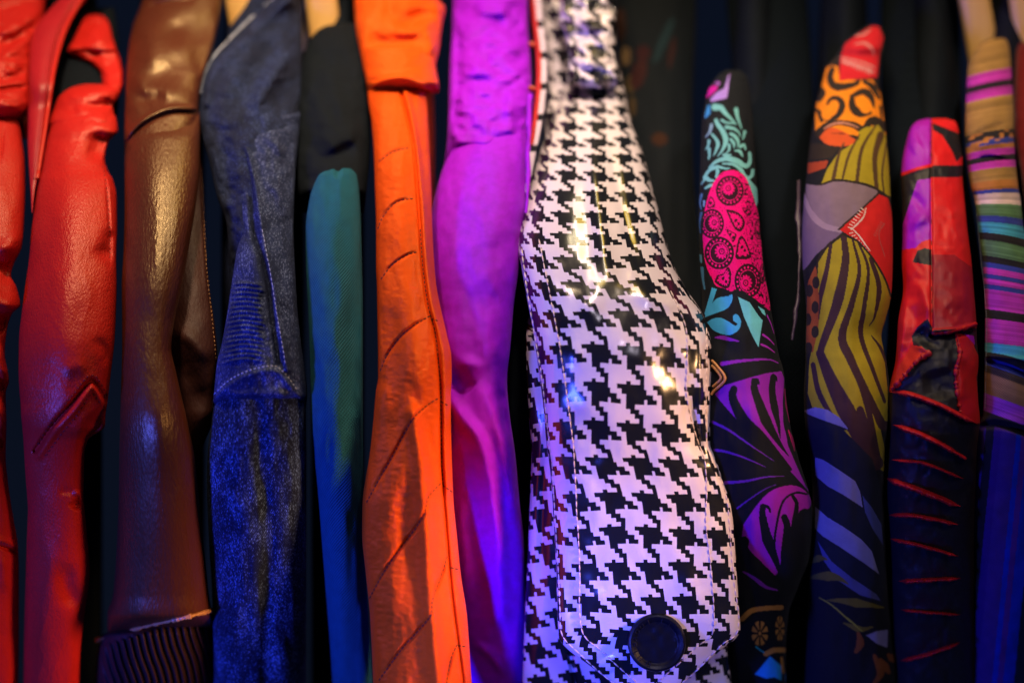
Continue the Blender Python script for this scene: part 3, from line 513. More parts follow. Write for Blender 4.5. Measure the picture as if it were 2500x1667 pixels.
R8 = [(150, 1396, 1502, .02, .01), (170, 1386, 1512), (200, 1380, 1520), (250, 1366, 1530), (300, 1345, 1542), (360, 1322, 1565), (420, 1304, 1582), (470, 1290, 1595), (530, 1276, 1612), (580, 1266, 1624), (610, 1265, 1632), (650, 1272, 1646), (700, 1281, 1672), (760, 1292, 1712), (800, 1300, 1728), (840, 1306, 1738), (900, 1314, 1739), (1000, 1327, 1736), (1085, 1334, 1735), (1110, 1338, 1745), (1160, 1344, 1762), (1215, 1348, 1782), (1280, 1352, 1791), (1400, 1358, 1799), (1500, 1361, 1806), (1540, 1363, 1808), (1556, 1364, 1798), (1580, 1382, 1768), (1620, 1434, 1720), (1667, 1497, 1664), (1700, 1540, 1625), (1722, 1572, 1596, 0, .001)]
R8 = [r if len(r) > 4 else r + (0, float(np.interp(r[0], [150, 300, 500, 700, 900, 1100, 1500, 1722], [.020, .034, .046, .052, .040, .028, .018, .004]))) for r in R8]
s8 = Shell('sleeve', j, M_hound, R8, p=2.3,
      folds=[([(1455, 300), (1452, 400), (1462, 520), (1478, 640), (1500, 720)], 14, .008), ([(1480, 300), (1500, 420), (1530, 560), (1570, 680)], 9, -.005), ([(1560, 820), (1620, 860), (1680, 1000), (1690, 1100)], 26, -.005), ([(1700, 760), (1715, 850), (1712, 1000), (1722, 1090)], 8, .005, 'g'), ([(1680, 960), (1700, 1060), (1730, 1140)], 9, -.008), ([(1735, 1100), (1752, 1160), (1775, 1220)], 8, .008),
             ([(1540, 700), (1600, 730), (1680, 750)], 16, .006), ([(1480, 740), (1420, 760), (1340, 800)], 22, .005), ([(1620, 1260), (1680, 1300), (1690, 1380)], 24, -.004), ([(1700, 1380), (1680, 1440), (1740, 1480)], 18, .004), ([(1380, 1400), (1400, 1480), (1390, 1540)], 16, -.003), ([(1480, 1600), (1500, 1640)], 18, .004)]
             + [([(1722+random.uniform(-3, 3), 840+i*34), (1742, 850+i*34)], 6, random.choice((-1, 1))*.003) for i in range(7)], noise=[(60, 80, .0016, 19)], step=1.9, off=-.014, back=.01, k=1.5, kb=.35)
for pl in ([(1316, 585), (1337, 693), (1362, 821), (1378, 925), (1398, 1078), (1402, 1130), (1408, 1250), (1415, 1375), (1419, 1532), (1470, 1590), (1553, 1665), (1580, 1690)],
           [(1273, 607), (1287, 710), (1305, 818), (1323, 925), (1341, 1086), (1347, 1120), (1353, 1232), (1362, 1375), (1367, 1482), (1373, 1550), (1420, 1600), (1480, 1653), (1560, 1712)],
           [(1637, 710), (1660, 760), (1676, 807), (1678, 880), (1676, 953), (1690, 1032), (1712, 1100), (1722, 1130), (1725, 1200), (1724, 1290), (1733, 1360), (1742, 1532), (1700, 1580), (1590, 1678)],
           [(1725, 800), (1726, 870), (1724, 980), (1725, 1075)], [(1750, 1130), (1775, 1222), (1782, 1300), (1790, 1400), (1803, 1532), (1760, 1575), (1690, 1645), (1600, 1715)]):
    stitches(s8, pl, M_thread_c, dash=17, gap=3, r=.0005, lift=.0008)
# button: domed disc with raised rim and pressed marks
bx, by, br = 1603, 1567, 71
Dc = s8.depth(bx, by) - .0075; c0 = W(bx, by, Dc); rr = br*K*Dc
prof = [(0, -.0010), (.30, -.0011), (.55, -.0012), (.72, -.0014), (.80, -.0026), (.90, -.0034), (.97, -.0030), (1.0, -.0015), (1.0, .001), (.95, .003), (.4, .003), (0, .003)]
na = 144; an = np.linspace(0, 2*math.pi, na, endpoint=False)
pr = np.array(prof); dens = np.concatenate([np.linspace(i, i+1, 7, endpoint=False) for i in range(len(pr)-1)] + [[len(pr)-1]])
rad = np.interp(dens, np.arange(len(pr)), pr[:, 0]); dz = np.interp(dens, np.arange(len(pr)), pr[:, 1])
A2, R2 = np.meshgrid(an, rad, indexing='ij'); Z2 = np.repeat(dz[None, :], na, 0)
co_ = np.stack([c0[0] + R2*rr*np.cos(A2), c0[1] + Z2 + .0002*vnoise(R2*np.cos(A2)*4, R2*np.sin(A2)*4, 3)*(R2 < .8), c0[2] + R2*rr*np.sin(A2)], -1)
f_ = grid_faces(na, len(rad), False)
f2 = np.array([[ (na-1)*len(rad)+i, (na-1)*len(rad)+i+1, i+1, i] for i in range(len(rad)-1)])
bt = mesh_obj('button', co_.reshape(-1, 3), np.concatenate([f_, f2]), M_button, s8.o)
# embossed letter-like marks round the rim of the button
geos = []
for k_, (a0, kind) in enumerate([(112, 'i'), (132, 'c'), (150, 'o'), (167, 'a'), (184, 'e'), (202, 't'), (222, 'n'), (248, 'o'), (78, 'i'), (56, 'i')]):
    a = R(a0); ce = c0 + np.array([math.cos(a)*rr*.78, -.0030, math.sin(a)*rr*.78]); q = rr*.085
    tr = np.array([math.cos(a), 0, math.sin(a)]); tt = np.array([-math.sin(a), 0, math.cos(a)])
    shp = {'i': [[(-1, 0), (1, 0)]], 'o': [[(math.cos(z)*.9, math.sin(z)*.8) for z in np.linspace(0, 6.28, 12)]], 'c': [[(math.cos(z)*.9, math.sin(z)*.8) for z in np.linspace(.8, 5.5, 10)]],
           'a': [[(-1, -.8), (1, 0), (-1, .8)], [(-.2, -.4), (-.2, .4)]], 'e': [[(1, .7), (1, -.7), (-1, -.7), (-1, .7)], [(0, -.7), (0, .5)]], 't': [[(-1, 0), (1, 0)], [(1, -.8), (1, .8)]], 'n': [[(-1, -.7), (1, -.7), (-1, .7), (1, .7)]]}[kind]
    for ln in shp: geos.append(tube_geo(np.array([ce + tr*u*q + tt*v*q for u, v in ln]), .00035, 6))
join_obj('embossed_marks', geos, M_button, bt)

# ================================================================== painting helper for prints
class Pt:
    def __init__(s, x, y, base): s.x = x; s.y = y; s.c = np.zeros((len(x), 3)) + base
    def _bb(s, p, pad): return np.where((s.x > p[:, 0].min()-pad) & (s.x < p[:, 0].max()+pad) & (s.y > p[:, 1].min()-pad) & (s.y < p[:, 1].max()+pad))[0]
    def poly(s, pts, col, sm=False):
        p = smooth_line(list(pts) + [pts[0]], 8) if sm else np.array(pts, float); i = s._bb(p, 0); x = s.x[i]; y = s.y[i]; ins = np.zeros(len(i), bool)
        n = len(p)
        for a in range(n):
            x1, y1 = p[a]; x2, y2 = p[(a+1) % n]
            if y1 == y2: continue
            ins ^= ((y1 > y) != (y2 > y)) & (x < (x2-x1)*(y-y1)/(y2-y1) + x1)
        s.c[i[ins]] = col; return i[ins]
    def stroke(s, pts, w0, w1, col, mid=None):
        p = smooth_line(pts, 8); i = s._bb(p, max(w0, w1, mid or 0)); d, run, _ = dist_line(s.x[i], s.y[i], p)
        w_ = np.interp(run, [0, .5, 1], [w0, mid if mid is not None else (w0+w1)/2, w1]); s.c[i[d < w_*.5]] = col
    def disc(s, cx, cy, rx, ry, col, rot=0):
        i = np.where((np.abs(s.x-cx) < rx+ry) & (np.abs(s.y-cy) < rx+ry))[0]; dx = s.x[i]-cx; dy = s.y[i]-cy; c, q = math.cos(rot), math.sin(rot)
        s.c[i[((dx*c+dy*q)/rx)**2 + ((-dx*q+dy*c)/ry)**2 < 1]] = col
BLK = (.007, .009, .014)
# ================================================================== 9 dark garments in the shade
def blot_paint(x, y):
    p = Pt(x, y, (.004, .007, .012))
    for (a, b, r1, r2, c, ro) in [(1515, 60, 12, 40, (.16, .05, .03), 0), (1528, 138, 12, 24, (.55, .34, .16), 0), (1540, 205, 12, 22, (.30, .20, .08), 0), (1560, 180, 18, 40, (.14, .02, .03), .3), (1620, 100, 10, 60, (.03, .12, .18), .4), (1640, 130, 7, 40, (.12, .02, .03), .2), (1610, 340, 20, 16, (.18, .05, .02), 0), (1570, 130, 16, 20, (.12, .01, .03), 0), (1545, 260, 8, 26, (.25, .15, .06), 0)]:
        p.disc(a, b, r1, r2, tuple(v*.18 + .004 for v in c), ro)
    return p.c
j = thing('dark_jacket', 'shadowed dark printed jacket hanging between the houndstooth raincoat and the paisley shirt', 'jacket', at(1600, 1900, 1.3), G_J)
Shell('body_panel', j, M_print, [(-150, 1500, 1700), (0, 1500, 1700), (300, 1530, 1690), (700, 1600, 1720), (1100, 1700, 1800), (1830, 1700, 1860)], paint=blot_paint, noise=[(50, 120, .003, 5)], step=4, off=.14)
j = thing('black_shirt', 'plain black shirt hanging in the dark gap left of the animal print shirt', 'shirt', at(1920, 1900, 1.2), G_J)
Shell('body_panel', j, M_blackk, [(-150, 1760, 1960), (300, 1800, 1990), (700, 1860, 2000), (1200, 1900, 2020), (1830, 1880, 2020)], noise=[(90, 260, .003, 9)], step=6, off=.10)
j = thing('black_cardigan', 'black knitted cardigan in shadow behind the red and magenta satin sleeve', 'cardigan', at(2250, 1900, 1.2), G_J)
Shell('body_panel', j, M_blackk, [(-150, 2150, 2340), (300, 2150, 2350), (700, 2170, 2400), (1200, 2140, 2420), (1830, 2130, 2440)], folds=[([(2180, 40+i*26), (2250, 32+i*26), (2330, 22+i*26)], 5, .002) for i in range(9)], noise=[(90, 260, .003, 10)], step=5, off=.09)

# ================================================================== 10 paisley shirt
CY = (.16, .46, .50); MG = (.85, .0, .20); BL = (.05, .36, .68); VI = (.22, .015, .42); GO = (.40, .19, .05)
def paisley(x, y):
    p = Pt(x, y, BLK)
    p.poly([(1768, 216), (1779, 184), (1782, 180), (1775, 240), (1737, 249), (1733, 244), (1750, 226)], (.36, .22, .70))
    p.poly([(1730, 216), (1742, 210), (1752, 214), (1745, 224), (1728, 238), (1722, 240)], (.55, .01, .35), True); p.disc(1752, 204, 6, 5, (.3, .1, .5))
    p.poly([(1727, 258), (1734, 256), (1734, 278), (1722, 290), (1720, 286)], (.04, .25, .62))
    S = p.stroke
    for q in ([(1745, 262), (1760, 264), (1772, 278), (1786, 292), (1797, 304)], 16, 3, CY), ([(1797, 268), (1800, 285), (1806, 302), (1810, 314)], 10, 3, CY), ([(1748, 294), (1752, 304), (1765, 322), (1772, 344), (1764, 366), (1752, 382)], 9, 2, CY, 13), \
             ([(1762, 294), (1775, 300), (1795, 302)], 6, 3, CY), ([(1774, 311), (1790, 314), (1802, 322), (1808, 334)], 9, 2, CY), ([(1784, 327), (1796, 335), (1803, 350), (1800, 360)], 7, 2, CY, 9), ([(1784, 340), (1792, 352), (1792, 362)], 6, 2, CY, 8), \
             ([(1738, 328), (1748, 340), (1753, 352), (1748, 368), (1742, 380)], 5, 2, CY, 9), ([(1737, 306), (1733, 322), (1722, 336)], 8, 2, (.2, .35, .55)), ([(1731, 344), (1729, 356), (1722, 366)], 7, 2, CY), ([(1731, 364), (1732, 378), (1730, 388)], 8, 4, CY), ([(1780, 354), (1780, 366), (1773, 374)], 7, 3, CY), \
             ([(1818, 322), (1816, 332), (1813, 342)], 8, 2, CY), ([(1808, 358), (1816, 354), (1820, 364)], 8, 4, CY), ([(1795, 368), (1806, 370), (1813, 382)], 4, 3, CY, 8), ([(1766, 378), (1775, 380), (1784, 378)], 6, 4, CY, 9), \
             ([(1732, 410), (1750, 394), (1775, 388), (1800, 394), (1815, 404), (1826, 404), (1831, 392), (1830, 374)], 5, 7, CY, 14), ([(1765, 400), (1790, 402), (1808, 414), (1822, 434), (1835, 430), (1838, 416)], 4, 8, CY, 9), ([(1722, 430), (1732, 416), (1752, 408), (1772, 412), (1782, 411)], 6, 2, CY, 9), \
             ([(1752, 417), (1751, 425), (1748, 433)], 9, 5, CY), ([(1722, 434), (1732, 440), (1742, 442)], 12, 6, CY), ([(1722, 460), (1730, 455), (1737, 452)], 5, 8, CY), ([(1712, 450), (1720, 438), (1724, 424)], 3, 6, CY), ([(1827, 440), (1840, 460), (1846, 482), (1846, 500)], 6, 5, CY, 16), \
             ([(1713, 475), (1709, 495), (1712, 510)], 6, 3, (.08, .2, .4)), ([(1712, 520), (1708, 545), (1710, 570)], 6, 2, (.05, .14, .3)), ([(1719, 492), (1718, 505)], 6, 3, (.15, .3, .5)), ([(1714, 655), (1716, 680), (1720, 705)], 8, 4, (.06, .22, .42)), ([(1709, 625), (1712, 640)], 9, 4, (.1, .3, .5)): S(*q)
    # magenta oval
    ov = [(1790, 415), (1812, 424), (1826, 444), (1841, 486), (1852, 530), (1858, 590), (1862, 640), (1868, 680), (1877, 725), (1880, 756), (1868, 750), (1850, 735), (1832, 722), (1812, 712), (1795, 706), (1785, 712), (1768, 704), (1748, 698), (1740, 682), (1728, 660), (1720, 630), (1716, 580), (1718, 530), (1726, 490), (1738, 455), (1752, 432), (1768, 420)]
    idx = p.poly(ov, MG, True)
    D_ = (.03, .004, .015)
    def wheel(cx, cy, r, ph, sx=.92, ir=.0):
        sub = idx[(np.hypot((x[idx]-cx)/sx, y[idx]-cy) < r)]
        dx = (x[sub]-cx)/sx; dy = y[sub]-cy; rr_ = np.hypot(dx, dy); an_ = np.arctan2(dy, dx)
        c = p.c[sub]; c[(rr_ > r*.93)] = D_; z = (rr_ > r*.66) & (rr_ < r*.93); c[z] = D_
        a2 = ((an_ + ph)/(2*math.pi)*19) % 1; dot = z & (np.hypot((a2-.5)*2*math.pi/19*r*.8, rr_-r*.795) < r*.072); c[dot] = MG
        c[(rr_ < r*.66)] = MG; c[(rr_ < r*.61)] = D_
        cx2, cy2 = -.20*r*math.cos(ph), -.20*r*math.sin(ph)
        rx = dx-cx2; ry = dy-cy2; r2 = np.hypot(rx, ry); a3 = np.arctan2(ry, rx); pet = (r2 < r*.40*(.62+.38*np.abs(np.cos(a3*6.5)))+r*.08) & (rr_ < r*.57); c[pet] = MG
        c[(r2 < r*.20)] = D_; c[r2 < r*.13] = MG; c[r2 < r*.05] = D_
        p.c[sub] = c
    wheel(1782, 466, 37, 1.0); wheel(1738, 546, 36, 2.8, .82); wheel(1756, 618, 40, 2.6, .9); wheel(1826, 686, 42, -.6, .78); wheel(1852, 560, 26, 1.3, .4); wheel(1862, 668, 24, .5, .35)
    def paisl(pts, w1=3):
        q = smooth_line(pts + [pts[0]], 8); sub = p.poly(q, D_); cx, cy = q[:, 0].mean(), q[:, 1].mean(); inner = (q-[cx, cy])*.70+[cx, cy]
        rad_ = 1 + .09*np.sign(np.sin(np.arange(len(inner))*1.5)); p.poly((inner-[cx, cy])*rad_[:, None]+[cx, cy], MG); p.disc(cx-2, cy, 3.2, 4.5, D_, .6); p.disc(cx+5, cy+8, 3, 4, D_)
    paisl([(1772, 512), (1790, 514), (1808, 524), (1818, 540), (1816, 556), (1806, 566), (1794, 558), (1784, 540)]); paisl([(1804, 580), (1812, 576), (1822, 590), (1830, 612), (1832, 630), (1798, 632), (1798, 606)])
    paisl([(1744, 688), (1752, 672), (1766, 668), (1776, 652), (1784, 662), (1784, 690), (1776, 704), (1760, 700)]); paisl([(1776, 560), (1788, 566), (1798, 574), (1790, 592), (1782, 578), (1774, 566)]); paisl([(1734, 478), (1742, 486), (1746, 500), (1736, 508), (1726, 506)]); paisl([(1835, 520), (1826, 510), (1812, 508), (1822, 524)])
    sub = idx[x[idx] > 1826 - (600-y[idx])*.12]; nn = np.abs(vnoise(x[sub]/4.2, y[sub]/6., 31)) < .16; p.c[sub[nn]] = D_
    sub = idx[vnoise(x[idx]/2.6, y[idx]/2.6, 12) > .78]; p.c[sub] = D_
    # pale blue leaves
    p.poly([(1738, 702), (1750, 706), (1738, 742), (1723, 772), (1720, 765)], BL)
    p.poly([(1720, 775), (1735, 745), (1752, 728), (1770, 724), (1781, 721), (1788, 719), (1787, 735), (1776, 752), (1755, 762), (1738, 768)], BL, True)
    p.disc(1776, 719, 5, 5, BLK)
    p.poly([(1726, 787), (1740, 778), (1760, 776), (1780, 786), (1795, 795), (1800, 790), (1790, 782), (1791, 770), (1800, 768), (1808, 780), (1808, 795), (1800, 808), (1784, 817), (1766, 816), (1742, 806)], BL, True)
    p.poly([(1802, 725), (1830, 738), (1850, 768), (1862, 782), (1858, 806), (1852, 848), (1836, 818), (1816, 772)], (.14, .55, .66)); p.poly([(1850, 747), (1866, 757), (1870, 772), (1862, 766)], (.14, .55, .66))
    V2 = (.34, .02, .48)
    p.poly([(1742, 824), (1764, 819), (1784, 825), (1806, 833), (1780, 832)], VI, True)
    S([(1863, 817), (1878, 828), (1890, 841)], 5, 2, V2); S([(1859, 841), (1875, 848), (1891, 860)], 5, 2, V2); S([(1873, 770), (1882, 790), (1890, 815)], 3, 1, V2)
    S([(1762, 888), (1800, 882), (1845, 878), (1880, 878), (1900, 886)], 10, 2, VI, 6)
    p.poly([(1745, 962), (1770, 940), (1830, 922), (1870, 911), (1908, 906), (1915, 924), (1911, 980), (1912, 1030), (1925, 1090), (1942, 1130), (1960, 1170), (1975, 1200), (1930, 1150), (1880, 1085), (1840, 1050), (1800, 1025), (1770, 992)], VI)
    # black teardrops cut in the fan, with hooked tips
    for tip, hook, wd in (((1784, 948), (1795, 947), 15), ((1838, 930), (1850, 932), 15), ((1888, 921), (1896, 925), 13)):
        cx, cy = tip
    S([(1792, 950), (1788, 965), (1796, 990), (1822, 1035), (1868, 1080), (1930, 1145)], 18, 8, BLK, 34); p.disc(1792, 949, 7, 7, BLK); S([(1792, 942), (1798, 946), (1799, 954)], 4, 3, BLK)
    S([(1842, 930), (1842, 950), (1852, 980), (1872, 1030), (1905, 1085), (1925, 1112)], 16, 2, BLK, 26); S([(1838, 926), (1850, 926), (1853, 938)], 6, 3, BLK)
    S([(1888, 920), (1885, 950), (1890, 990), (1900, 1035), (1905, 1070)], 15, 2, BLK, 19); S([(1886, 918), (1895, 920), (1897, 930)], 5, 3, BLK)
    S([(1916, 950), (1922, 990), (1928, 1030)], 3, 3, (.40, .01, .14), 9); S([(1925, 1050), (1935, 1075), (1940, 1100)], 3, 2, (.40, .01, .14), 8)
    for q, a, b in (([(1740, 1030), (1780, 1050), (1830, 1085), (1890, 1125)], 7, 1), ([(1745, 1098), (1775, 1103), (1820, 1118), (1870, 1140)], 7, 1), ([(1770, 1178), (1820, 1174), (1870, 1164), (1915, 1162)], 8, 1), ([(1800, 1240), (1830, 1218), (1865, 1195), (1895, 1182)], 4, 1)): S(q, a, b, (.12, .02, .36))
    p.poly([(1815, 1280), (1850, 1230), (1880, 1200), (1915, 1186), (1945, 1186), (1968, 1200), (1980, 1220), (1975, 1240), (1950, 1250), (1915, 1330), (1897, 1400), (1870, 1390), (1835, 1370), (1812, 1330)], (.30, .015, .42), True)
    S([(1862, 1236), (1862, 1260), (1872, 1310), (1895, 1370), (1905, 1400)], 14, 8, BLK, 27); S([(1864, 1234), (1876, 1238), (1880, 1250)], 10, 4, BLK)
    S([(1970, 1206), (1945, 1202), (1920, 1214), (1905, 1240), (1893, 1300), (1890, 1340)], 5, 6, BLK, 6); S([(1915, 1262), (1922, 1290), (1915, 1360)], 16, 20, BLK, 20); S([(1935, 1210), (1945, 1230), (1940, 1270), (1930, 1320)], 8, 12, BLK, 13)
    S([(1817, 1316), (1818, 1340), (1840, 1370), (1875, 1400), (1900, 1420)], 16, 12, BLK, 26); S([(1815, 1312), (1826, 1318), (1826, 1330)], 7, 4, BLK); S([(1815, 1395), (1840, 1410), (1870, 1432), (1898, 1440)], 4, 3, (.16, .02, .36), 10)
    # gold rosettes and band
    S([(1812, 1510), (1835, 1490), (1870, 1484), (1908, 1482)], 12, 11, GO); S([(1870, 1595), (1890, 1586), (1912, 1586)], 12, 13, GO); S([(1908, 1605), (1912, 1640)], 6, 6, GO)
    for (cx, cy, sx) in ((1855, 1545, 1.0), (1904, 1533, .55)):
        i = np.where((np.abs(x-cx) < 26) & (np.abs(y-cy) < 34))[0]; dx = (x[i]-cx)/(20*sx); dy = (y[i]-cy)/30; r_ = np.hypot(dx, dy); a_ = np.arctan2(dy, dx)
        p.c[i[(r_ < 1) & (r_ > .28) & (np.abs(((a_/(2*math.pi)*8) % 1)-.5) < .40 - .08/np.maximum(r_, .3))]] = GO; p.c[i[r_ < .16]] = GO
    p.poly([(1880, 1601), (1908, 1625), (1908, 1660), (1890, 1652), (1870, 1655), (1843, 1645), (1860, 1625)], (.02, .28, .72)); S([(1846, 1578), (1856, 1586), (1866, 1592)], 3, 2, (.02, .4, .6)); p.poly([(1916, 1640), (1925, 1662), (1917, 1662)], (.01, .15, .5))
    return p.c
j = thing('paisley_shirt', 'black shirt printed with turquoise scrolls, a magenta paisley oval and violet fans', 'shirt', at(1830, 1900, 1.1), G_J)
body(j, 1780, 1900, M_black, off=.19, slant=40)
s10 = Shell('sleeve', j, M_print, [(172, 1775, 1805, .015, .006), (178, 1762, 1815, .008, .014), (190, 1748, 1823), (215, 1732, 1829), (250, 1722, 1833), (300, 1714, 1838), (380, 1710, 1843), (450, 1708, 1848), (520, 1706, 1852), (600, 1707, 1860), (680, 1710, 1870), (740, 1713, 1880), (800, 1712, 1890), (860, 1712, 1900), (910, 1712, 1914), (980, 1712, 1920), (1050, 1712, 1932), (1120, 1715, 1950), (1190, 1720, 1972), (1250, 1730, 1984), (1350, 1760, 1978), (1430, 1775, 1950), (1500, 1785, 1925), (1600, 1790, 1918), (1700, 1795, 1920), (1830, 1800, 1925)],
      folds=[([(1840, 470), (1850, 560), (1862, 700)], 12, -.004), ([(1730, 800), (1800, 860), (1860, 900)], 22, -.004), ([(1760, 960), (1830, 1010), (1900, 1080)], 30, .005)], paint=paisley, noise=[(44, 90, .0022, 23)], step=1.5, off=.0)
# small brass jewelled tag tucked between raincoat and shirt
tag_g = []
for q in ([(1738, 880), (1752, 895), (1770, 925), (1742, 955), (1736, 965)], [(1738, 892), (1750, 905), (1760, 924), (1740, 944)]):
    q = resample(q, 2); tag_g.append(tube_geo(W(q[:, 0], q[:, 1], np.array([s10.depth(a, b) for a, b in q]) - .002), .0009, 6))
join_obj('gold_trim', tag_g, M_gold, s10.o)

# ================================================================== 11 animal print shirt
OR = (.80, .24, .012); YO = (.36, .28, .018); DB = (.045, .018, .022); GY = (.22, .15, .19); RD = (.62, .018, .018)
def animal(x, y):
    p = Pt(x, y, (.012, .012, .016)); S = p.stroke
    # leopard
    lp = p.poly([(2012, 160), (2045, 162), (2050, 195), (2130, 195), (2150, 230), (2163, 330), (2120, 330), (2080, 340), (2030, 345), (1990, 330), (1990, 230)], OR)
    K2 = (.028, .02, .016)
    for pts, a, b, m in (([(2032, 170), (2026, 190), (2036, 210), (2060, 212), (2090, 205), (2096, 196)], 14, 10, 20), ([(2002, 218), (2008, 228), (2000, 244)], 16, 12, 16), ([(2080, 236), (2082, 262), (2100, 278), (2124, 276)], 12, 10, 22), ([(2086, 232), (2108, 224), (2126, 236), (2134, 262)], 12, 5, 20),
                         ([(2018, 262), (2026, 244), (2044, 240), (2056, 256), (2046, 282), (2022, 292), (2008, 290)], 5, 8, 17), ([(2110, 200), (2130, 212), (2146, 240)], 10, 8, 16), ([(2112, 312), (2128, 296), (2150, 302), (2156, 318)], 14, 14, 24), ([(1990, 268), (2000, 275), (2006, 296)], 8, 8, 12), ([(2018, 155), (2040, 145)], 20, 14, 20), ([(2150, 262), (2152, 290)], 8, 4, 6)): S(pts, a, b, K2, m)
    p.disc(2020, 275, 14, 19, OR, .3); p.disc(2114, 262, 15, 15, OR)
    # bandana collar piece
    p.poly([(2052, 142), (2062, 108), (2095, 84), (2130, 64), (2146, 66), (2158, 95), (2148, 130), (2142, 190), (2100, 193), (2048, 198)], (.55, .015, .025))
    for pts in ([(2052, 140), (2080, 146), (2110, 154), (2136, 166)], [(2052, 150), (2080, 156), (2110, 166), (2134, 178)]): S(pts, 2, 3, (.55, .3, .3))
    for k in range(10): S([(2062+k*7, 146+k*2.4), (2060+k*7, 156+k*2.8)], 3, 3, (.55, .3, .3))
    S([(2088, 108), (2110, 106), (2128, 118), (2134, 136)], 3, 2, (.55, .2, .2), 7); S([(2090, 88), (2110, 84), (2125, 72)], 4, 3, (.5, .2, .2), 6)
    # stripe bands below the leopard
    S([(1998, 326), (2020, 306), (2050, 300), (2085, 306), (2104, 318)], 20, 18, K2, 12); S([(2012, 314), (2038, 302), (2068, 302), (2096, 312)], 3, 2, (.60, .25, .16), 5)
    p.poly([(2000, 336), (2026, 312), (2060, 322), (2092, 342), (2078, 354), (2050, 358), (2018, 352)], (.62, .09, .02), True)
    p.poly([(1970, 350), (2010, 352), (2050, 360), (2030, 385), (1972, 392)], K2); p.poly([(1972, 398), (2022, 392), (2016, 410), (1972, 425)], (.35, .05, .02)); p.poly([(2030, 326), (2100, 332), (2096, 345), (2060, 325)], K2)
    # yellow zebra fan (upper)
    z = p.poly([(2096, 322), (2112, 312), (2145, 306), (2162, 330), (2170, 400), (2174, 480), (2150, 468), (2120, 452), (2080, 444), (2040, 440), (2004, 452), (2020, 412), (2046, 375), (2080, 352), (2098, 340)], YO)
    for pts, a, b, m in (([(2060, 350), (2046, 385), (2034, 440)], 4, 10, 8), ([(2098, 330), (2072, 380), (2056, 440)], 4, 5, 7), ([(2136, 310), (2104, 365), (2092, 444)], 5, 9, 9), ([(2150, 330), (2136, 385), (2140, 460)], 18, 10, 12), ([(2164, 350), (2154, 420), (2158, 470)], 4, 4, 5)): S(pts, a, b, (.085, .045, .02), m)
    S([(2000, 453), (2040, 440), (2080, 444), (2120, 452), (2150, 468), (2176, 488)], 5, 5, K2)
    # grey panels
    p.poly([(1968, 450), (2004, 453), (2040, 443), (2080, 447), (2118, 456), (2142, 472), (2100, 512), (2060, 550), (2030, 560), (1995, 530), (1970, 480)], GY, True); p.poly([(1958, 560), (1962, 480), (1985, 520), (2020, 552), (2058, 562), (2030, 590), (1995, 620), (1960, 660), (1958, 620)], (.17, .11, .17), True)
    S([(1960, 470), (1980, 520), (2010, 550), (2050, 562)], 8, 12, (.32, .22, .27), 16)
    # red triangle with white fishbone lines
    p.poly([(2048, 560), (2100, 515), (2145, 474), (2168, 484), (2178, 520), (2182, 760), (2165, 700), (2130, 630), (2090, 585)], RD)
    S([(2048, 560), (2100, 514), (2146, 472)], 5, 5, K2)
    WH = (.72, .60, .55)
    S([(2114, 508), (2108, 530), (2088, 552), (2078, 560)], 2, 3, WH, 3.5); S([(2078, 556), (2096, 574), (2112, 596), (2124, 612)], 2, 2, WH, 3.5)
    for k in range(8): S([(2110-k*4.6, 514+k*6.2), (2102-k*4.6, 508+k*6.6)], 2, 2, WH)
    for k in range(8): S([(2082+k*5.4, 568+k*6.4), (2074+k*5.6, 570+k*6.8)], 2, 2, WH)
    for k in range(7): S([(2158-k*3, 548+k*5), (2150-k*3, 542+k*5)], 1.6, 1.6, (.40, .10, .09))
    S([(2160, 545), (2146, 574), (2160, 625)], 1.6, 1.6, (.40, .10, .09))
    # big zebra panel
    p.poly([(2058, 576), (2095, 590), (2130, 630), (2160, 680), (2174, 720), (2168, 780), (2154, 830), (2160, 880), (2168, 960), (2172, 1040), (2150, 1050), (2175, 1160), (2140, 1140), (2100, 1120), (2060, 1070), (2010, 1010), (1985, 1000), (1972, 960), (1976, 880), (1990, 820), (1992, 740), (1998, 640), (2020, 605)], YO)
    Z = (.05, .022, .028)
    for pts, a, b, m in (([(2060, 578), (2064, 640), (2044, 740), (2010, 835), (2002, 862)], 14, 16, 26), ([(2028, 600), (2018, 660), (2002, 730), (1994, 800)], 8, 6, 14), ([(2082, 586), (2098, 660), (2080, 740), (2056, 822), (2078, 880), (2110, 960), (2146, 1120)], 5, 10, 22), ([(2096, 592), (2120, 660), (2108, 760), (2102, 820), (2130, 900), (2160, 980)], 5, 8, 13),
                         ([(2126, 632), (2146, 700), (2136, 770), (2122, 796)], 10, 2, 13), ([(2002, 862), (2030, 930), (2070, 1010), (2120, 1100), (2140, 1130)], 20, 34, 44), ([(1985, 890), (2000, 960), (2040, 1030), (2060, 1060)], 12, 4, 14), ([(2128, 820), (2150, 850), (2164, 890)], 3, 3, 8), ([(2096, 900), (2120, 960), (2150, 1030), (2162, 1040)], 3, 24, 14), ([(2100, 1000), (2120, 1060), (2135, 1120)], 18, 10, 20)): S(pts, a, b, Z, m)
    S([(2056, 572), (2092, 588), (2130, 630), (2160, 680), (2176, 725)], 5, 5, K2); S([(2058, 572), (2020, 600), (1996, 640), (1990, 700)], 5, 5, K2)
    # left sliver of leopard
    p.poly([(1990, 650), (1994, 660), (2000, 730), (1998, 800), (1985, 860), (1968, 860), (1970, 730), (1972, 690)], (.30, .07, .02))
    for (a, b) in ((1992, 690), (1976, 710), (1990, 750), (1972, 780), (1990, 810), (1974, 850)): p.disc(a, b, 9, 15, K2)
